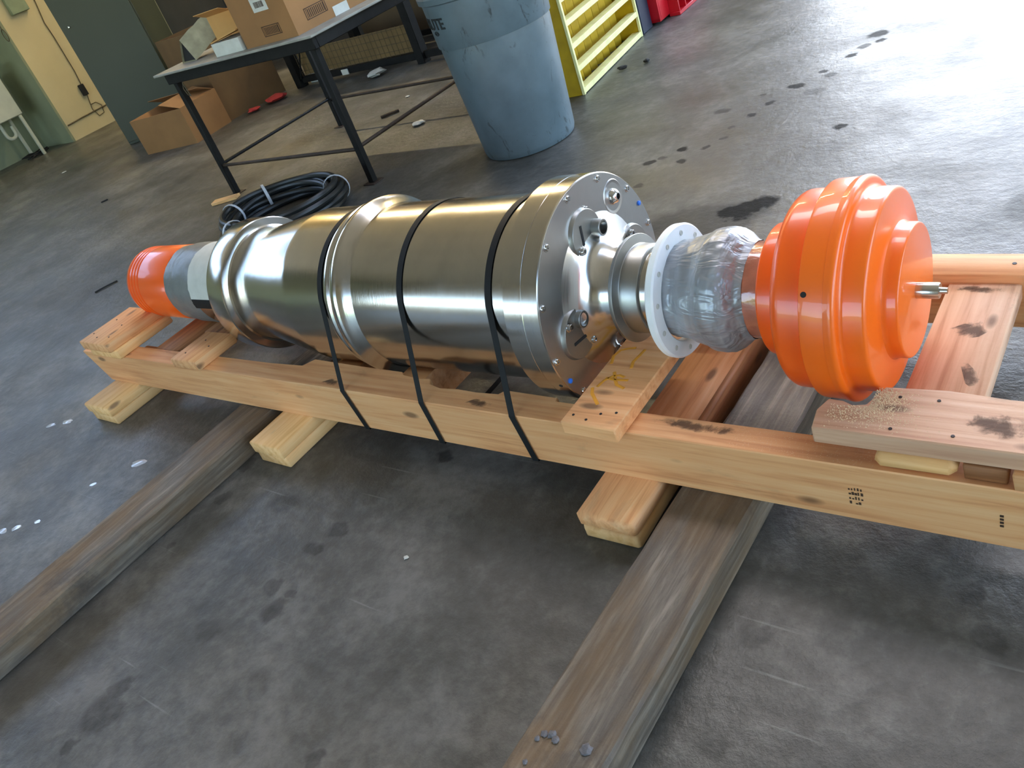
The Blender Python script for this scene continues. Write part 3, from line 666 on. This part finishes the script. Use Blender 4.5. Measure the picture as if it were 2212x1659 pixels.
# far end: label sleeve, tape, small orange cap
part('seal_sleeve', [(-2.775, 0), (-2.775, .150), (-2.60, .152), (-2.60, .165), (-2.545, .168), (-2.545, 0)], STEEL, ch=.002)
def patch(name, x0, x1, r, a0, a1, mat, n=24, th=.0008, jag=.0):
    bm = BM(); rnd = random.Random(2); rows = []
    for i in range(n + 1):
        t = math.radians(a0 + (a1 - a0) * i / n); j0, j1 = rnd.uniform(-jag, jag), rnd.uniform(-jag, jag)
        rows.append([bm.verts.new((X(x), rr * S * math.cos(t), rr * S * math.sin(t))) for x, rr in ((x0 + j0, r), (x0 + j0, r + th), (x1 + j1, r + th), (x1 + j1, r))])
    for A, B in zip(rows, rows[1:]):
        for k in range(4): bm.faces.new((A[k], A[(k + 1) % 4], B[(k + 1) % 4], B[k]))
    bm.faces.new(rows[0]); bm.faces.new(rows[-1][::-1]); bmesh.ops.recalc_face_normals(bm, faces=bm.faces[:])
    return obj(name, bm, mat, mach)
patch('paper_label', -2.79, -2.62, .1522, 60, 172, PAPER, jag=.004)['label'] = 'torn white paper label'
patch('paper_label', -2.70, -2.625, .1522, 216, 232, PAPER, jag=.006)['label'] = 'small torn white label scrap'
patch('tape_corner', -2.79, -2.64, .1532, 172, 186, BLACK, jag=.003)['label'] = 'black tape corner'
part('tape_wrap', dense([(-2.985, .139), (-2.97, .1435), (-2.93, .1445), (-2.90, .150), (-2.84, .1515), (-2.78, .1515), (-2.77, .148)], 4), TAPE_DARK, 128, 0, disp=wrink(.0008), label='dull grey tape band', sharp=60)
gr = []
for i in range(4):
    g0 = -3.245 + i * .022; gr += [(g0, .1425), (g0 + .004, .1372), (g0 + .008, .1372), (g0 + .012, .1428)]
part('end_cap', [(-3.275, 0), (-3.275, .120), (-3.272, .131), (-3.262, .1395)] + gr + [(-3.12, .1435), (-2.972, .1445), (-2.968, .143), (-2.968, .12)], ORANGE_RED, ch=0, sharp=40, label='orange plastic end cap with ridges')
bm = BM(); lathe(bm, [(0, .05), (.225, .05), (.235, .062), (.262, .062), (.264, .058), (.264, 0)], 40, Matrix.Translation((X(-2.29), 0, 0)) @ Matrix.Rotation(PI / 2, 4, 'Y')); obj('drain_port', bm, STEEL_DULL, mach)

# ------------------------------------------------------------------ straps
def strap(xc, xt, xb, lab):
    r = .243 * S + .0022; yc = 1.46
    zc = .394 + TILT * (xc + 1.094)
    def tangent(py, pz, side):
        dy, dz = py - yc, pz - zc; d = math.hypot(dy, dz); base = math.atan2(dz, dy); al = math.acos(r / d)
        return base + (-al if side < 0 else al)
    aF = tangent(1.137, .228, -1); aB = tangent(1.908, .228, 1)
    if aF < 0: aF += 2 * PI
    pts = [(xb, 1.1365, .083), (xb, 1.1365, .088), (xt, 1.1365, .224), (xt, 1.138, .2275)]
    # front side: leave the edge, climb to the tangent point, go over the top
    n = 44
    arcp = []
    for i in range(n + 1):
        t = aF + (aB - aF) * i / n
        arcp.append((xc + (xt - xc) * max(0, (i - n * .9) / n) * 0, yc + r * math.cos(t), zc + r * math.sin(t)))
    pts += arcp + [(xt, 1.907, .2275), (xt, 1.9085, .224), (xb, 1.9085, .088), (xb, 1.9075, .083)]
    bm = BM(); w2 = .0095; th = .0012; rings = []
    N = len(pts)
    for i, p in enumerate(pts):
        a = Vector(pts[i - 1]); b = Vector(pts[(i + 1) % N]); tg = (b - a).normalized(); p = Vector(p)
        nrm = Vector((1, 0, 0)).cross(tg).normalized(); wv = Vector((1, 0, 0))
        rings.append([bm.verts.new(p + wv * sx * w2 + nrm * sn * th / 2) for sx, sn in ((-1, -1), (1, -1), (1, 1), (-1, 1))])
    for i in range(N):
        A, B = rings[i], rings[(i + 1) % N]
        for k in range(4): bm.faces.new((A[k], A[(k + 1) % 4], B[(k + 1) % 4], B[k]))
    bmesh.ops.recalc_face_normals(bm, faces=bm.faces[:])
    obj('strap', bm, BLACK, label=lab, cat='strap', sharp=50)
strap(-1.921 * S, -1.865, -1.84, 'black strap around the machine just beyond its raised middle ring')
strap(-1.592 * S, -1.545, -1.535, 'middle black strap of three around the steel barrel')
strap(-1.286 * S, -1.235, -1.215, 'black strap around the machine nearest the bolted flange')

# ------------------------------------------------------------------ trash can
can = thing('trash_can', 'scuffed blue grey round plastic trash can beside the yellow crate', 'trash can', (-2.80, 3.485, 0))
RZ = Matrix.Rotation(-PI / 2, 4, 'Y')
bm = BM(); prof = [(0, 0), (0, .235), (.004, .246), (.022, .252), (.03, .2535), (.585, .288), (.600, .286), (.6025, .286), (.604, .2955), (.608, .297), (.815, .306), (.822, .320), (.848, .322), (.855, .316), (.855, .302), (.83, .297), (.40, .272), (.03, .245), (.02, 0)]
lathe(bm, prof, 96, RZ); obj('can_body', bm, CAN, can, sharp=30)
for ang in (12,):
    a = math.radians(ang); bm = BM(); M = Matrix.Rotation(a, 4, 'Z')
    box(bm, .296, .352, -.085, -.070, .69, .825, .004, M); box(bm, .296, .352, .070, .085, .69, .825, .004, M); box(bm, .300, .358, -.085, .085, .79, .825, .006, M)
    obj('can_handle', bm, CAN, can, sharp=40)
# moulded lettering, following the curve of the can
def text_mesh(body, size):
    cu = bpy.data.curves.new('lettering', 'FONT'); cu.body = body; cu.size = size; cu.extrude = .0012; cu.align_x = 'CENTER'; cu.offset = size * .02
    to = bpy.data.objects.new('lettering', cu); C.objects.link(to)
    dg = bpy.context.evaluated_depsgraph_get(); me = bpy.data.meshes.new_from_object(to.evaluated_get(dg)); bpy.data.objects.remove(to)
    bm = bmesh.new(); bm.from_mesh(me); bmesh.ops.subdivide_edges(bm, edges=[e for e in bm.edges if e.calc_length() > .02], cuts=2); return bm
def wrap(bm, ang, zc, rfun, h=.0012):
    for v in bm.verts:
        z = zc + v.co.y; r = rfun(z) + h + v.co.z; t = ang + v.co.x / rfun(z)
        v.co = Vector((r * math.cos(t), r * math.sin(t), z))
    bmesh.ops.recalc_face_normals(bm, faces=bm.faces[:])
rf = lambda z: .2955 + (z - .606) * .05
bm = text_mesh('BRUTE', .074); wrap(bm, math.radians(-119), .708, rf, .0018); obj('moulded_lettering', bm, LETTER, can, label='dark block letters')
bm = BM(); tube(bm, [(.02 * math.cos(t), .009 * math.sin(t), 0) for t in [2 * PI * i / 24 for i in range(24)]], .0025, 6, closed=True); box(bm, -.012, .012, -.003, .003, 0, .001); wrap(bm, math.radians(-116), .688, rf, .0018); obj('oval_emblem', bm, LETTER, can)

# ------------------------------------------------------------------ yellow crate, navy post, red crate
yc = thing('slatted_crate', 'yellow slatted metal crate standing beside the trash can', 'crate', (-2.806, 4.10, 0), math.radians(6.9))
bm = BM(); box(bm, -.50, 0, 0, .012, 0, 1.0, .002); obj('side_panel', bm, YELLOW, yc, sharp=40)
bm = BM(); box(bm, -.50, 0, 1.003, 1.015, 0, 1.0, .002); obj('side_panel', bm, YELLOW, yc, sharp=40)
bm = BM(); box(bm, -.012, .006, -.004, .016, 0, 1.0, .002); obj('corner_post', bm, YELLOW_LIT, yc, sharp=40)
bm = BM(); box(bm, -.012, .006, .998, 1.018, 0, 1.0, .002); obj('corner_post', bm, YELLOW_LIT, yc, sharp=40)
for k in range(8):
    z = .004 + .128 * k
    bm = BM(); box(bm, -.060, .004, .014, 1.0, z, z + .032, .002); obj('slat', bm, YELLOW_LIT, yc, sharp=40)
for k in range(9):
    y = .02 + k * .109
    bm = BM(); prism(bm, [(-.16, y), (-.145, y + .002), (-.120, y + .052), (-.145, y + .105), (-.16, y + .107)], .0, 1.0); obj('corrugated_panel', bm, YELLOW, yc, sharp=20)
post = BM(); box(post, -.13, .0, 0, .16, 0, 1.3, .006)
obj('steel_post', post, NAVY, label='dark navy post between yellow crate and red crate', cat='post', loc=(-2.925, 5.125, 0), sharp=40, rotz=math.radians(3))
rc = thing('plastic_crate', 'red plastic crate with ribbed rim behind the navy post', 'crate', (-2.93, 5.30, 0), math.radians(2))
bm = BM(); box(bm, -.5, .05, 0, .02, .02, .5, .003); box(bm, -.5, -.48, 0, .6, .02, .5, .003); box(bm, .03, .05, .02, .6, .02, .5, .003); box(bm, -.5, .05, .58, .6, .02, .5, .003); box(bm, -.5, .05, 0, .6, .02, .04); obj('crate_wall', bm, REDP, rc, sharp=40)
bm = BM(); box(bm, .05, .13, .15, .62, 0, .025, .003); box(bm, .05, .13, .15, .62, .12, .14, .003)
obj('rim', bm, REDP, rc, sharp=40)
for k in range(5):
    bm = BM(); box(bm, .05, .125, .16 + k * .11, .172 + k * .11, .02, .13, .002); obj('rib', bm, REDP, rc, sharp=40)

# ------------------------------------------------------------------ work table
tb = thing('work_table', 'black steel frame work table with scuffed grey top holding cardboard boxes', 'table', (-4.4, 3.65, 0))
def tbx(name, x0, x1, y0, y1, z0, z1, mat=BLKSTEEL, bev=.003):
    bm = BM(); box(bm, x0 + 4.4, x1 + 4.4, y0 - 3.65, y1 - 3.65, z0, z1, bev); return obj(name, bm, mat, tb, sharp=40)
tbx('table_top', -5.20, -3.62, 3.05, 4.27, .838, .852, GREYTOP)
tbx('apron', -5.12, -3.65, 3.075, 3.105, .775, .838); tbx('apron', -5.12, -3.65, 4.20, 4.23, .775, .838)
tbx('apron', -5.12, -5.09, 3.105, 4.20, .775, .838); tbx('apron', -3.68, -3.65, 3.105, 4.20, .775, .838)
for x, y in ((-5.07, 3.11), (-3.70, 3.11), (-5.07, 4.20), (-3.70, 4.20)):
    tbx('leg', x - .02, x + .02, y - .02, y + .02, .006, .78); tbx('foot_plate', x - .045, x + .045, y - .045, y + .045, 0, .006, RUSTY, .001)
def rod(name, a, b, r, mat, par=None, n=10):
    bm = BM(); tube(bm, [a, b], r, n); o = obj(name, bm, mat, par)
    if par: o.location = -par.location
    return o
rod('rail', (-5.05, 3.11, .205), (-3.72, 3.11, .205), .011, RUSTY, tb); rod('rail', (-5.07, 4.20, .205), (-3.70, 4.20, .205), .011, RUSTY, tb)
rod('rail', (-5.07, 3.13, .215), (-5.07, 4.19, .215), .011, BLKSTEEL, tb); rod('rail', (-3.70, 3.13, .215), (-3.70, 4.19, .215), .011, RUSTY, tb)
bm = BM(); tube(bm, [(-.55, -.58, .775), (-.545, -.6, .74), (-.53, -.6, .70), (-.51, -.6, .69), (-.515, -.6, .73), (-.54, -.59, .77)], .004, 6); obj('wire_hook', bm, WIREB, tb)

# cardboard box with hollow flaps
def carton(name, label, x, y, z, sx, sy, sz, rot, mat, cat='box', open_=True, flaps=True, group=None, bulge=0.0):
    t = thing(name, label, cat, (x, y, z), rot); th = .006
    for nm, b in (('panel', (0, sx, 0, th, 0, sz)), ('panel', (0, sx, sy - th, sy, 0, sz)), ('panel', (0, th, th, sy - th, 0, sz)), ('panel', (sx - th, sx, th, sy - th, 0, sz)), ('base', (th, sx - th, th, sy - th, 0, th))):
        bm = BM(); box(bm, *b)
        if bulge:
            bmesh.ops.subdivide_edges(bm, edges=bm.edges[:], cuts=5, use_grid_fill=True)
            for v in bm.verts:
                u, q, h = v.co.x / sx * PI, v.co.y / sy * PI, v.co.z / sz * PI
                if b[1] - b[0] > b[3] - b[2]: v.co.y += (-1 if b[2] < sy / 2 else 1) * bulge * math.sin(u) * math.sin(min(h * .8, PI))
                elif nm != 'base': v.co.x += (-1 if b[0] < sx / 2 else 1) * bulge * math.sin(q) * math.sin(min(h * .8, PI))
        obj(nm, bm, mat, t, sharp=40)
    if not open_:
        bm = BM(); box(bm, 0, sx, 0, sy / 2 - .002, sz, sz + th); obj('flap', bm, mat, t, smooth=False)
        bm = BM(); box(bm, 0, sx, sy / 2 + .002, sy, sz, sz + th); obj('flap', bm, mat, t, smooth=False)
    elif flaps:
        for (px, py, rz, ln, wd, tilt) in ((0, 0, 0, sx, sy * .45, -24), (sx, 0, PI / 2, sy, sx * .36, 16), (sx, sy, PI, sx, sy * .42, 22), (0, sy, -PI / 2, sy, sx * .22, -30)):
            bm = BM(); M = Matrix.Translation((px, py, sz - .002)) @ Matrix.Rotation(rz, 4, 'Z') @ Matrix.Rotation(math.radians(tilt), 4, 'X')
            box(bm, .008, ln - .008, -.0, wd, 0, .004, 0, M); obj('flap', bm, mat, t, smooth=False)
    return t
big = carton('shipping_box', 'large brown cardboard box with printed marks on the table corner', -4.27, 3.13, .852, .47, .72, .46, 0, CARD, open_=False)
def fence_print(par, face, u, z, w_, h):
    """outline with bars, printed low on the box"""
    bm = BM(); t_ = .004
    rects = [(0, w_, 0, t_), (0, w_, h - t_, h), (0, t_, 0, h), (w_ - t_, w_, 0, h), (.012, .015, 0, h), (w_ - .015, w_ - .012, 0, h)] + [(.022 + i * (w_ - .044) / 9, .022 + i * (w_ - .044) / 9 + .006, .008, h - .008) for i in range(10)]
    for a, b, c, d in rects:
        if face == 'front': box(bm, u + a, u + b, -.0010, -.0002, z + c, z + d)
        else: box(bm, .4702, .4710, u + a, u + b, z + c, z + d)
    obj('printed_mark', bm, INK, par, smooth=False)
fence_print(big, 'front', .20, .035, .155, .055); fence_print(big, 'side', .10, .045, .165, .06)
bm = BM(); box(bm, .20, .33, -.0010, -.0002, .165, .33); sl = obj('shipping_label', bm, PAPER, big, smooth=False)
bm = BM(); rnd = random.Random(9); x = .225
while x < .305:
    ww = rnd.choice((.002, .003, .005)); box(bm, x, x + ww, -.0016, -.0011, .185, .215); x += ww + rnd.choice((.002, .003))
obj('printed_bars', bm, INK, sl, smooth=False)
bm = BM(); box(bm, .4702, .4712, .30, .42, 0.0, .05); obj('tape_patch', bm, PAPER, big, smooth=False)
carton('shipping_box', 'taller brown cardboard box behind the small open box on the table', -4.98, 3.72, .852, .55, .42, .50, .05, CARD_D, open_=False)
sb = carton('open_box', 'small light brown open box with raised flap on the table', -4.74, 3.30, .852, .22, .20, .20, .15, CARD_L, flaps=False)
bm = BM(); box(bm, 0, .22, -.10, 0, 0, .004, 0, Matrix.Translation((0, 0, .20)) @ Matrix.Rotation(math.radians(-20), 4, 'X')); obj('flap', bm, CARD_L, sb, smooth=False)
bm = BM(); box(bm, 0, .22, 0, .10, 0, .004, 0, Matrix.Translation((0, .20, .20)) @ Matrix.Rotation(math.radians(55), 4, 'X')); obj('flap', bm, CARD_L, sb, smooth=False)
# white flat carton with yellow lid edge
wb = thing('flat_carton', 'flat cream carton with lifted tan lid beside the printed box', 'box', (-4.56, 3.115, .852), .03)
bm = BM(); box(bm, 0, .26, 0, .17, 0, .075, .002); obj('carton_body', bm, PAPER, wb, sharp=40)
bm = BM(); box(bm, 0, .27, 0, .17, 0, .006, 0, Matrix.Translation((0, .004, .078)) @ Matrix.Rotation(math.radians(-7), 4, 'Y')); obj('carton_lid', bm, CARD_L, wb, smooth=False)
# leaning prism shaped parcel
pp = thing('folded_parcel', 'grey white crumpled cardboard wedge with dark open end on the table corner', 'packaging', (-5.00, 3.22, .852), math.radians(-6))
bm = BM()
sec = [(-.10, 0), (.085, 0), (.0, .135)]
rows = []
for i in range(7):
    u = i / 6; s_ = 1 - .10 * u; rows.append([bm.verts.new((a * s_ + u * .06 + random.uniform(-.006, .006), u * .24, u * .10 + b * s_ + (random.uniform(-.006, .006) if b > 0 else 0))) for a, b in sec])
for A, B in zip(rows, rows[1:]):
    for k in range(3): bm.faces.new((A[k], A[(k + 1) % 3], B[(k + 1) % 3], B[k]))
bm.faces.new(rows[-1]); bmesh.ops.recalc_face_normals(bm, faces=bm.faces[:])
obj('parcel_shell', bm, simple('crumpled_grey_board', srgb(164, 158, 128), .8, 0, .25, 12, .4), pp, sharp=25)
bm = BM(); v = [bm.verts.new((a * .9 - .002, .012, .004 + b * .9)) for a, b in sec]; v2 = [bm.verts.new((a * .9 - .002, .016, .004 + b * .9)) for a, b in sec]; bm.faces.new(v); bm.faces.new(v2[::-1])
for k in range(3): bm.faces.new((v[k], v2[k], v2[(k + 1) % 3], v[(k + 1) % 3]))
obj('shaded_end', bm, HOLE, pp, smooth=False)  # black sheet paints the shade inside the open end
# boxes on the floor by the table
carton('floor_box', 'small crumpled open cardboard box on the floor by the green cabinet', -7.93, 4.19, 0, .72, .50, .33, math.radians(10), CARD, bulge=.012)
carton('tall_carton', 'big battered brown carton on the floor behind the table', -7.95, 4.86, 0, .60, .74, .84, math.radians(-3), CARD_D, flaps=False, bulge=.03)

# ------------------------------------------------------------------ grey green cabinet and grey partition behind
cb = thing('tall_cabinet', 'tall grey green steel cabinet beside the cream wall pier', 'cabinet', (-8.95, 4.60, 0), math.radians(35))
bm = BM(); box(bm, 0, .80, .0, .55, 0, 2.3, .004); obj('cabinet_body', bm, CABG, cb, sharp=40)
bm = BM(); box(bm, .01, .79, -.018, -.001, .03, 2.28, .003); dr = obj('cabinet_door', bm, CABG, cb, sharp=40)
bm = BM(); lathe(bm, [(0, .012), (.012, .011), (.016, .006), (.016, 0)], 14, Matrix.Translation((.10, -.019, 1.22)) @ Matrix.Rotation(-PI / 2, 4, 'Z')); obj('latch_knob', bm, STEEL_BRIGHT, dr)
bm = BM(); box(bm, -11.24, -5.2, 7.2, 7.3, 0, 2.6); 
for i in range(12): box(bm, -9.85 + i * .39, -9.80 + i * .39, 7.16, 7.2, 0, 2.6)
obj('partition', bm, simple('grey_curtain_sheet', srgb(78, 72, 66), .8, 0, .2, 2, .1), label='dull grey ribbed partition behind the cabinet and boxes', cat='partition', smooth=False)

# ------------------------------------------------------------------ dark mesh rack behind the table
rk = thing('mesh_rack', 'dark steel rack with wire mesh panel behind the work table', 'rack', (-6.2, 5.55, 0))
def rb(name, b, mat=BLKSTEEL, bev=.004):
    bm = BM(); box(bm, b[0] + 6.2, b[1] + 6.2, b[2] - 5.55, b[3] - 5.55, b[4], b[5], bev); return obj(name, bm, mat, rk, sharp=40)
for x in (-7.08, -5.38):
    for y in (5.53, 6.45): rb('post', (x, x + .09, y, y + .09, 0, 2.0))
rb('rail', (-6.99, -5.38, 5.56, 5.60, .035, .095)); rb('rail', (-6.99, -5.38, 6.47, 6.51, .03, .08)); rb('rail', (-5.29, -4.2, 5.56, 5.60, .035, .095))
rb('rail', (-6.99, -5.38, 5.56, 5.60, .83, .90)); rb('rail', (-6.99, -5.38, 6.47, 6.51, .83, .9))
rb('shelf_board', (-7.05, -5.30, 5.60, 6.47, .87, .89), RUSTY, 0)
rb('back_sheet', (-6.95, -4.2, 6.55, 6.57, .02, .85), simple('brown_sheet', srgb(96, 76, 50), .8, 0, .2, 2, .1), 0)
bm = BM()
for i in range(27): x = -6.97 + i * .06 + 6.2; tube(bm, [(x, .03, .09), (x, .03, .34)], .0022, 5)
for z in (.14, .20, .26, .32): tube(bm, [(-6.97 + 6.2, .033, z), (-5.4 + 6.2, .033, z)], .0022, 5)
obj('wire_mesh', bm, WIREB, rk, kind='stuff')
bm = BM(); box(bm, -.75, .8, .05, .055, .10, .33); obj('mesh_backing', bm, simple('tan_backing_board', srgb(122, 98, 60), .8, 0, .15, 5, .1), rk, smooth=False)
rod('brace', (-6.97, 5.54, .08), (-6.55, 5.54, .80), .008, BLKSTEEL, rk)
# clutter standing on and under the rack shelf
for i, (x, sx, h, m, nm, lb) in enumerate(((-6.60, .30, .13, HOLE, 'battery_pack', 'black battery pack with two pale terminals on the rack'),)):
    t = thing(nm, lb, 'battery', (x, 5.52, .90)); bm = BM(); box(bm, 0, sx, .0, .18, 0, h, .005); obj('battery_case', bm, NAVY, t, sharp=40)
    for q in (.05, .20): bm = BM(); box(bm, q, q + .05, -.003, .03, h * .3, h * .7, .003); obj('terminal', bm, PAPER, t, sharp=40)
def floorbit(name, x, y, s, mat, label, cat, h=.02, seed=1, z=0.0):
    rnd = random.Random(seed); bm = BM()
    bmesh.ops.create_icosphere(bm, subdivisions=2, radius=s)
    for v in bm.verts:
        v.co.x *= rnd.uniform(.6, 1.3); v.co.y *= rnd.uniform(.6, 1.2); v.co.z = (v.co.z / s) * h / 2 * rnd.uniform(.5, 1.0) + h / 2
        v.co.z = max(v.co.z, .0005)
    return obj(name, bm, mat, label=label, cat=cat, loc=(x, y, z), sharp=20)
floorbit('paper_scrap', -4.06, 3.98, .045, PAPER, 'small crumpled white paper scrap on the floor under the table', 'litter', .03, 4)
floorbit('plastic_bag', -5.79, 5.41, .10, PAPER, 'crumpled pale plastic bag by the bottom rail of the rack', 'bag', .07, 5)
floorbit('red_rag', -7.07, 5.25, .12, REDRAG, 'crumpled red rag at the foot of the rack post', 'rag', .07, 6)
floorbit('red_rag', -7.16, 5.00, .07, REDRAG, 'small red rag end beside the battered carton', 'rag', .05, 7)
bm = BM(); box(bm, 0, .22, 0, .14, 0, .09, .004); obj('foam_block', bm, PAPER, label='pale foam block on the floor inside the rack post', cat='foam', loc=(-7.0, 5.66, 0), sharp=40)
bm = BM(); box(bm, 0, .09, 0, .012, 0, .05, .002); obj('paper_tag', bm, PAPER, label='white paper tag on the bottom rail of the rack', cat='paper', loc=(-6.38, 5.545, .035), sharp=40)
bm = BM(); tube(bm, [(0, 0, .012), (.06, .055, .013), (.10, .10, .012)], .011, 8); obj('bolt_stub', bm, RUSTY, label='short rusty stub lying on the floor under the table', cat='scrap metal', loc=(-4.65, 4.22, 0))
bm = BM(); box(bm, -.10, .10, -.035, .035, 0, .02, .003); obj('wood_offcut', bm, PINE_PALE, label='short pale wood offcut beside the cable coil', cat='offcut', loc=(-5.06, 3.00, 0), rotz=math.radians(25), sharp=40)
bm = BM(); tube(bm, [(0, 0, .005), (.02, .06, .006), (.05, .13, .005)], .0045, 6); obj('twig', bm, HOLE, label='thin dark stick on the floor left of the orange end cap', cat='stick', loc=(-4.93, 1.86, 0))
bm = BM(); tube(bm, [(0, 0, .005), (.03, .05, .006)], .006, 6); obj('twig', bm, HOLE, label='tiny dark stick on the floor left of the cable coil', cat='stick', loc=(-7.07, 3.14, 0))
floorbit('paper_scrap', -1.44, .81, .007, PAPER, 'tiny white chip on the floor in front of the skid', 'litter', .006, 9)
floorbit('paper_scrap', -4.74, 4.64, .018, PAPER, 'white speck on the floor between table and rack', 'litter', .012, 10)
floorbit('paper_scrap', -9.42, 4.02, .03, PAPER, 'small white scrap on the floor near the cream pier', 'litter', .01, 12)
floorbit('dark_lump', -2.73, 4.45, .03, HOLE, 'black dirt lump at the foot of the yellow crate', 'debris', .03, 14)
floorbit('dark_lump', -2.60, 4.52, .022, HOLE, 'black dirt lump a little out from the yellow crate', 'debris', .025, 15)
for i, (x, y, r) in enumerate(((-2.83, .85, .03), (-3.56, .94, .026), (-3.64, .90, .022), (-2.98, .51, .014), (-3.05, .46, .020), (-2.93, .71, .013), (-3.10, .43, .02))):  # wet spots on the left floor, window glints painted in as pale colour
    bm = BM(); rnd = random.Random(i); a = [bm.verts.new((r * rnd.uniform(.7, 1.3) * math.cos(2 * PI * k / 12), .6 * r * rnd.uniform(.8, 1.2) * math.sin(2 * PI * k / 12), .0009)) for k in range(12)]; b = [bm.verts.new((v.co.x * 1.05, v.co.y * 1.05, 0)) for v in a]
    bm.faces.new(a)
    for k in range(12): bm.faces.new((b[k], b[(k + 1) % 12], a[(k + 1) % 12], a[k]))
    obj('glint_splash', bm, GLINT, label=('large splash with painted pale glint nearest the brown timber', 'long splash with painted pale glint nearer the far block of the skid, right one of the pair', 'left splash with painted glint, of the pair near the far block of the skid', 'small round splash with painted glint halfway down the left floor', 'bigger oval splash with painted glint low at the left frame edge', 'faint small splash with painted glint between the brown timber and the large splash', 'splash with painted glint cut by the left frame edge')[i], cat='splash', group='splashes with painted glints on the left floor', loc=(x, y, 0.0003), rotz=rnd.uniform(0, 1), sharp=50)

# ------------------------------------------------------------------ cable coil
CX, CY, CK = -4.04, 2.69, .70
co = thing('cable_coil', 'coil of thick black cable on the floor behind the machine', 'cable coil', (CX, CY, 0))
rnd = random.Random(21)
lay = [(.50, .020), (.46, .020), (.42, .020), (.54, .020), (.48, .056), (.44, .056), (.52, .056), (.46, .090), (.50, .090), (.54, .088), (.48, .122), (.43, .088)]
for k, (r, z) in enumerate(lay):
    ph = rnd.uniform(0, 6); bm = BM(); pts = []
    ox, oy = rnd.uniform(-.015, .015), rnd.uniform(-.012, .012)
    for i in range(72):
        t = 2 * PI * i / 72; rr = r * CK + .012 * math.sin(2 * t + ph) + .006 * math.sin(3 * t + ph * 2)
        pts.append((ox + rr * 1.08 * math.cos(t), oy + rr * .92 * math.sin(t), z + .006 * (1 + math.sin(2 * t + ph))))
    tube(bm, pts, .0185, 10, closed=True); obj('cable_loop', bm, RUBBER, co)
for ang in (197, 150, 40, 260):
    t = math.radians(ang); bm = BM(); ring = []
    c = Vector((.485 * CK * 1.08 * math.cos(t), .485 * CK * .92 * math.sin(t), .078)); d = Vector((math.cos(t), math.sin(t), 0))
    for i in range(20):
        a = 2 * PI * i / 20; ring.append(c + d * .072 * math.cos(a) + Vector((0, 0, 1)) * .075 * math.sin(a))
    tube(bm, ring, .0035, 6, closed=True)
    wv = Vector((-math.sin(t), math.cos(t), 0))
    for v in bm.verts:
        off = (v.co - c).dot(wv); v.co += wv * off * 1.8
    obj('tie', bm, CLEAR_TIE, co, label='clear plastic tie')

# ------------------------------------------------------------------ things on and by the left wall
wc = thing('adapter_cord', 'thin brown cord with black adapter hanging on the cream pier', 'cord', (-11.245, 5.6, 0))
def onp(pts): return [(.006, y - 5.6, z) for y, z in pts]
bm = BM(); tube(bm, onp([(5.68, 1.9), (5.67, 1.57), (5.63, 1.33), (5.64, 1.15), (5.64, .72), (5.625, .56)]), .006, 6); obj('cord', bm, WIREB, wc)
bm = BM(); box(bm, .002, .045, -.035, .035, .42, .56, .006); obj('adapter', bm, HOLE, wc, sharp=40)
bm = BM(); tube(bm, onp([(5.62, .42), (5.6, .34), (5.58, .24), (5.62, .14), (5.70, .15), (5.72, .24), (5.67, .30), (5.60, .30)]), .005, 6); obj('cord_loop', bm, WIREB, wc)
bm = BM(); tube(bm, [(.008, -.43, .20), (.008, -.2, .21), (.008, .25, .22), (.008, .8, .23)], .009, 6); obj('conduit', bm, WIREB, wc)
wd = thing('wire_loop', 'thin dark wire with a small coil hanging on the green pier side', 'wire', (-11.26, 5.12, 0))
bm = BM(); tube(bm, [(0.02, .0, 2.2), (.02, -.0, 1.9), (.03, -.01, 1.6), (.03, -.01, 1.42)], .005, 6); obj('wire', bm, WIREB, wd)
bm = BM(); tube(bm, [(.03 + .05 * math.cos(a), -.012, 1.36 + .07 * math.sin(a)) for a in [2 * PI * i / 20 for i in range(20)]], .005, 6, closed=True); obj('coil', bm, WIREB, wd)
sw = thing('switch_box', 'small pale green switch box high on the cream pier', 'switch box', (-11.25, 5.44, 1.52))
bm = BM(); box(bm, 0, .06, -.13, .10, 0, .25, .006); obj('switch_case', bm, simple('pale_green_metal', srgb(134, 146, 116), .5), sw, sharp=40)
sn = thing('sink_cabinet', 'off white enamel sink cabinet on angle legs against the left wall', 'sink', (-11.9, 4.25, 0))
bm = BM(); box(bm, 0, .42, -.15, .62, .52, 1.0, .01); obj('basin', bm, METALW, sn, sharp=40)
bm = BM(); box(bm, .30, .44, .25, .60, 1.0, 1.12, .01); fb_ = obj('faucet_box', bm, METALW, sn, sharp=40)
bm = BM(); box(bm, .44, .446, .38, .46, 1.03, 1.08, .002); obj('socket', bm, HOLE, fb_, sharp=40)
for x, y in ((.02, -.12), (.38, -.12), (.02, .56), (.38, .56)):
    bm = BM(); box(bm, x, x + .035, y, y + .035, 0, .52, .003); obj('leg', bm, METALW, sn, sharp=40)
bm = BM(); tube(bm, [(.25, .35, .52), (.25, .35, .36)] + [(.25, .35 + .06 - .06 * math.cos(a), .36 - .06 * math.sin(a)) for a in [PI * i / 8 for i in range(9)]] + [(.25, .47, .36), (.25, .47, .44)], .022, 10); obj('drain_trap', bm, METALW, sn)
bm = BM(); rnd = random.Random(3)
pts = [(.2 + .12 * math.sin(i * .9), .3 + .16 * math.cos(i * 1.3), .015 + .02 * (1 + math.sin(i * 2.1))) for i in range(24)]
tube(bm, pts, .008, 6); obj('tangled_hose', bm, HOLE, label='tangled dark hose on the floor under the enamel sink', cat='hose', loc=(-11.85, 4.5, 0))
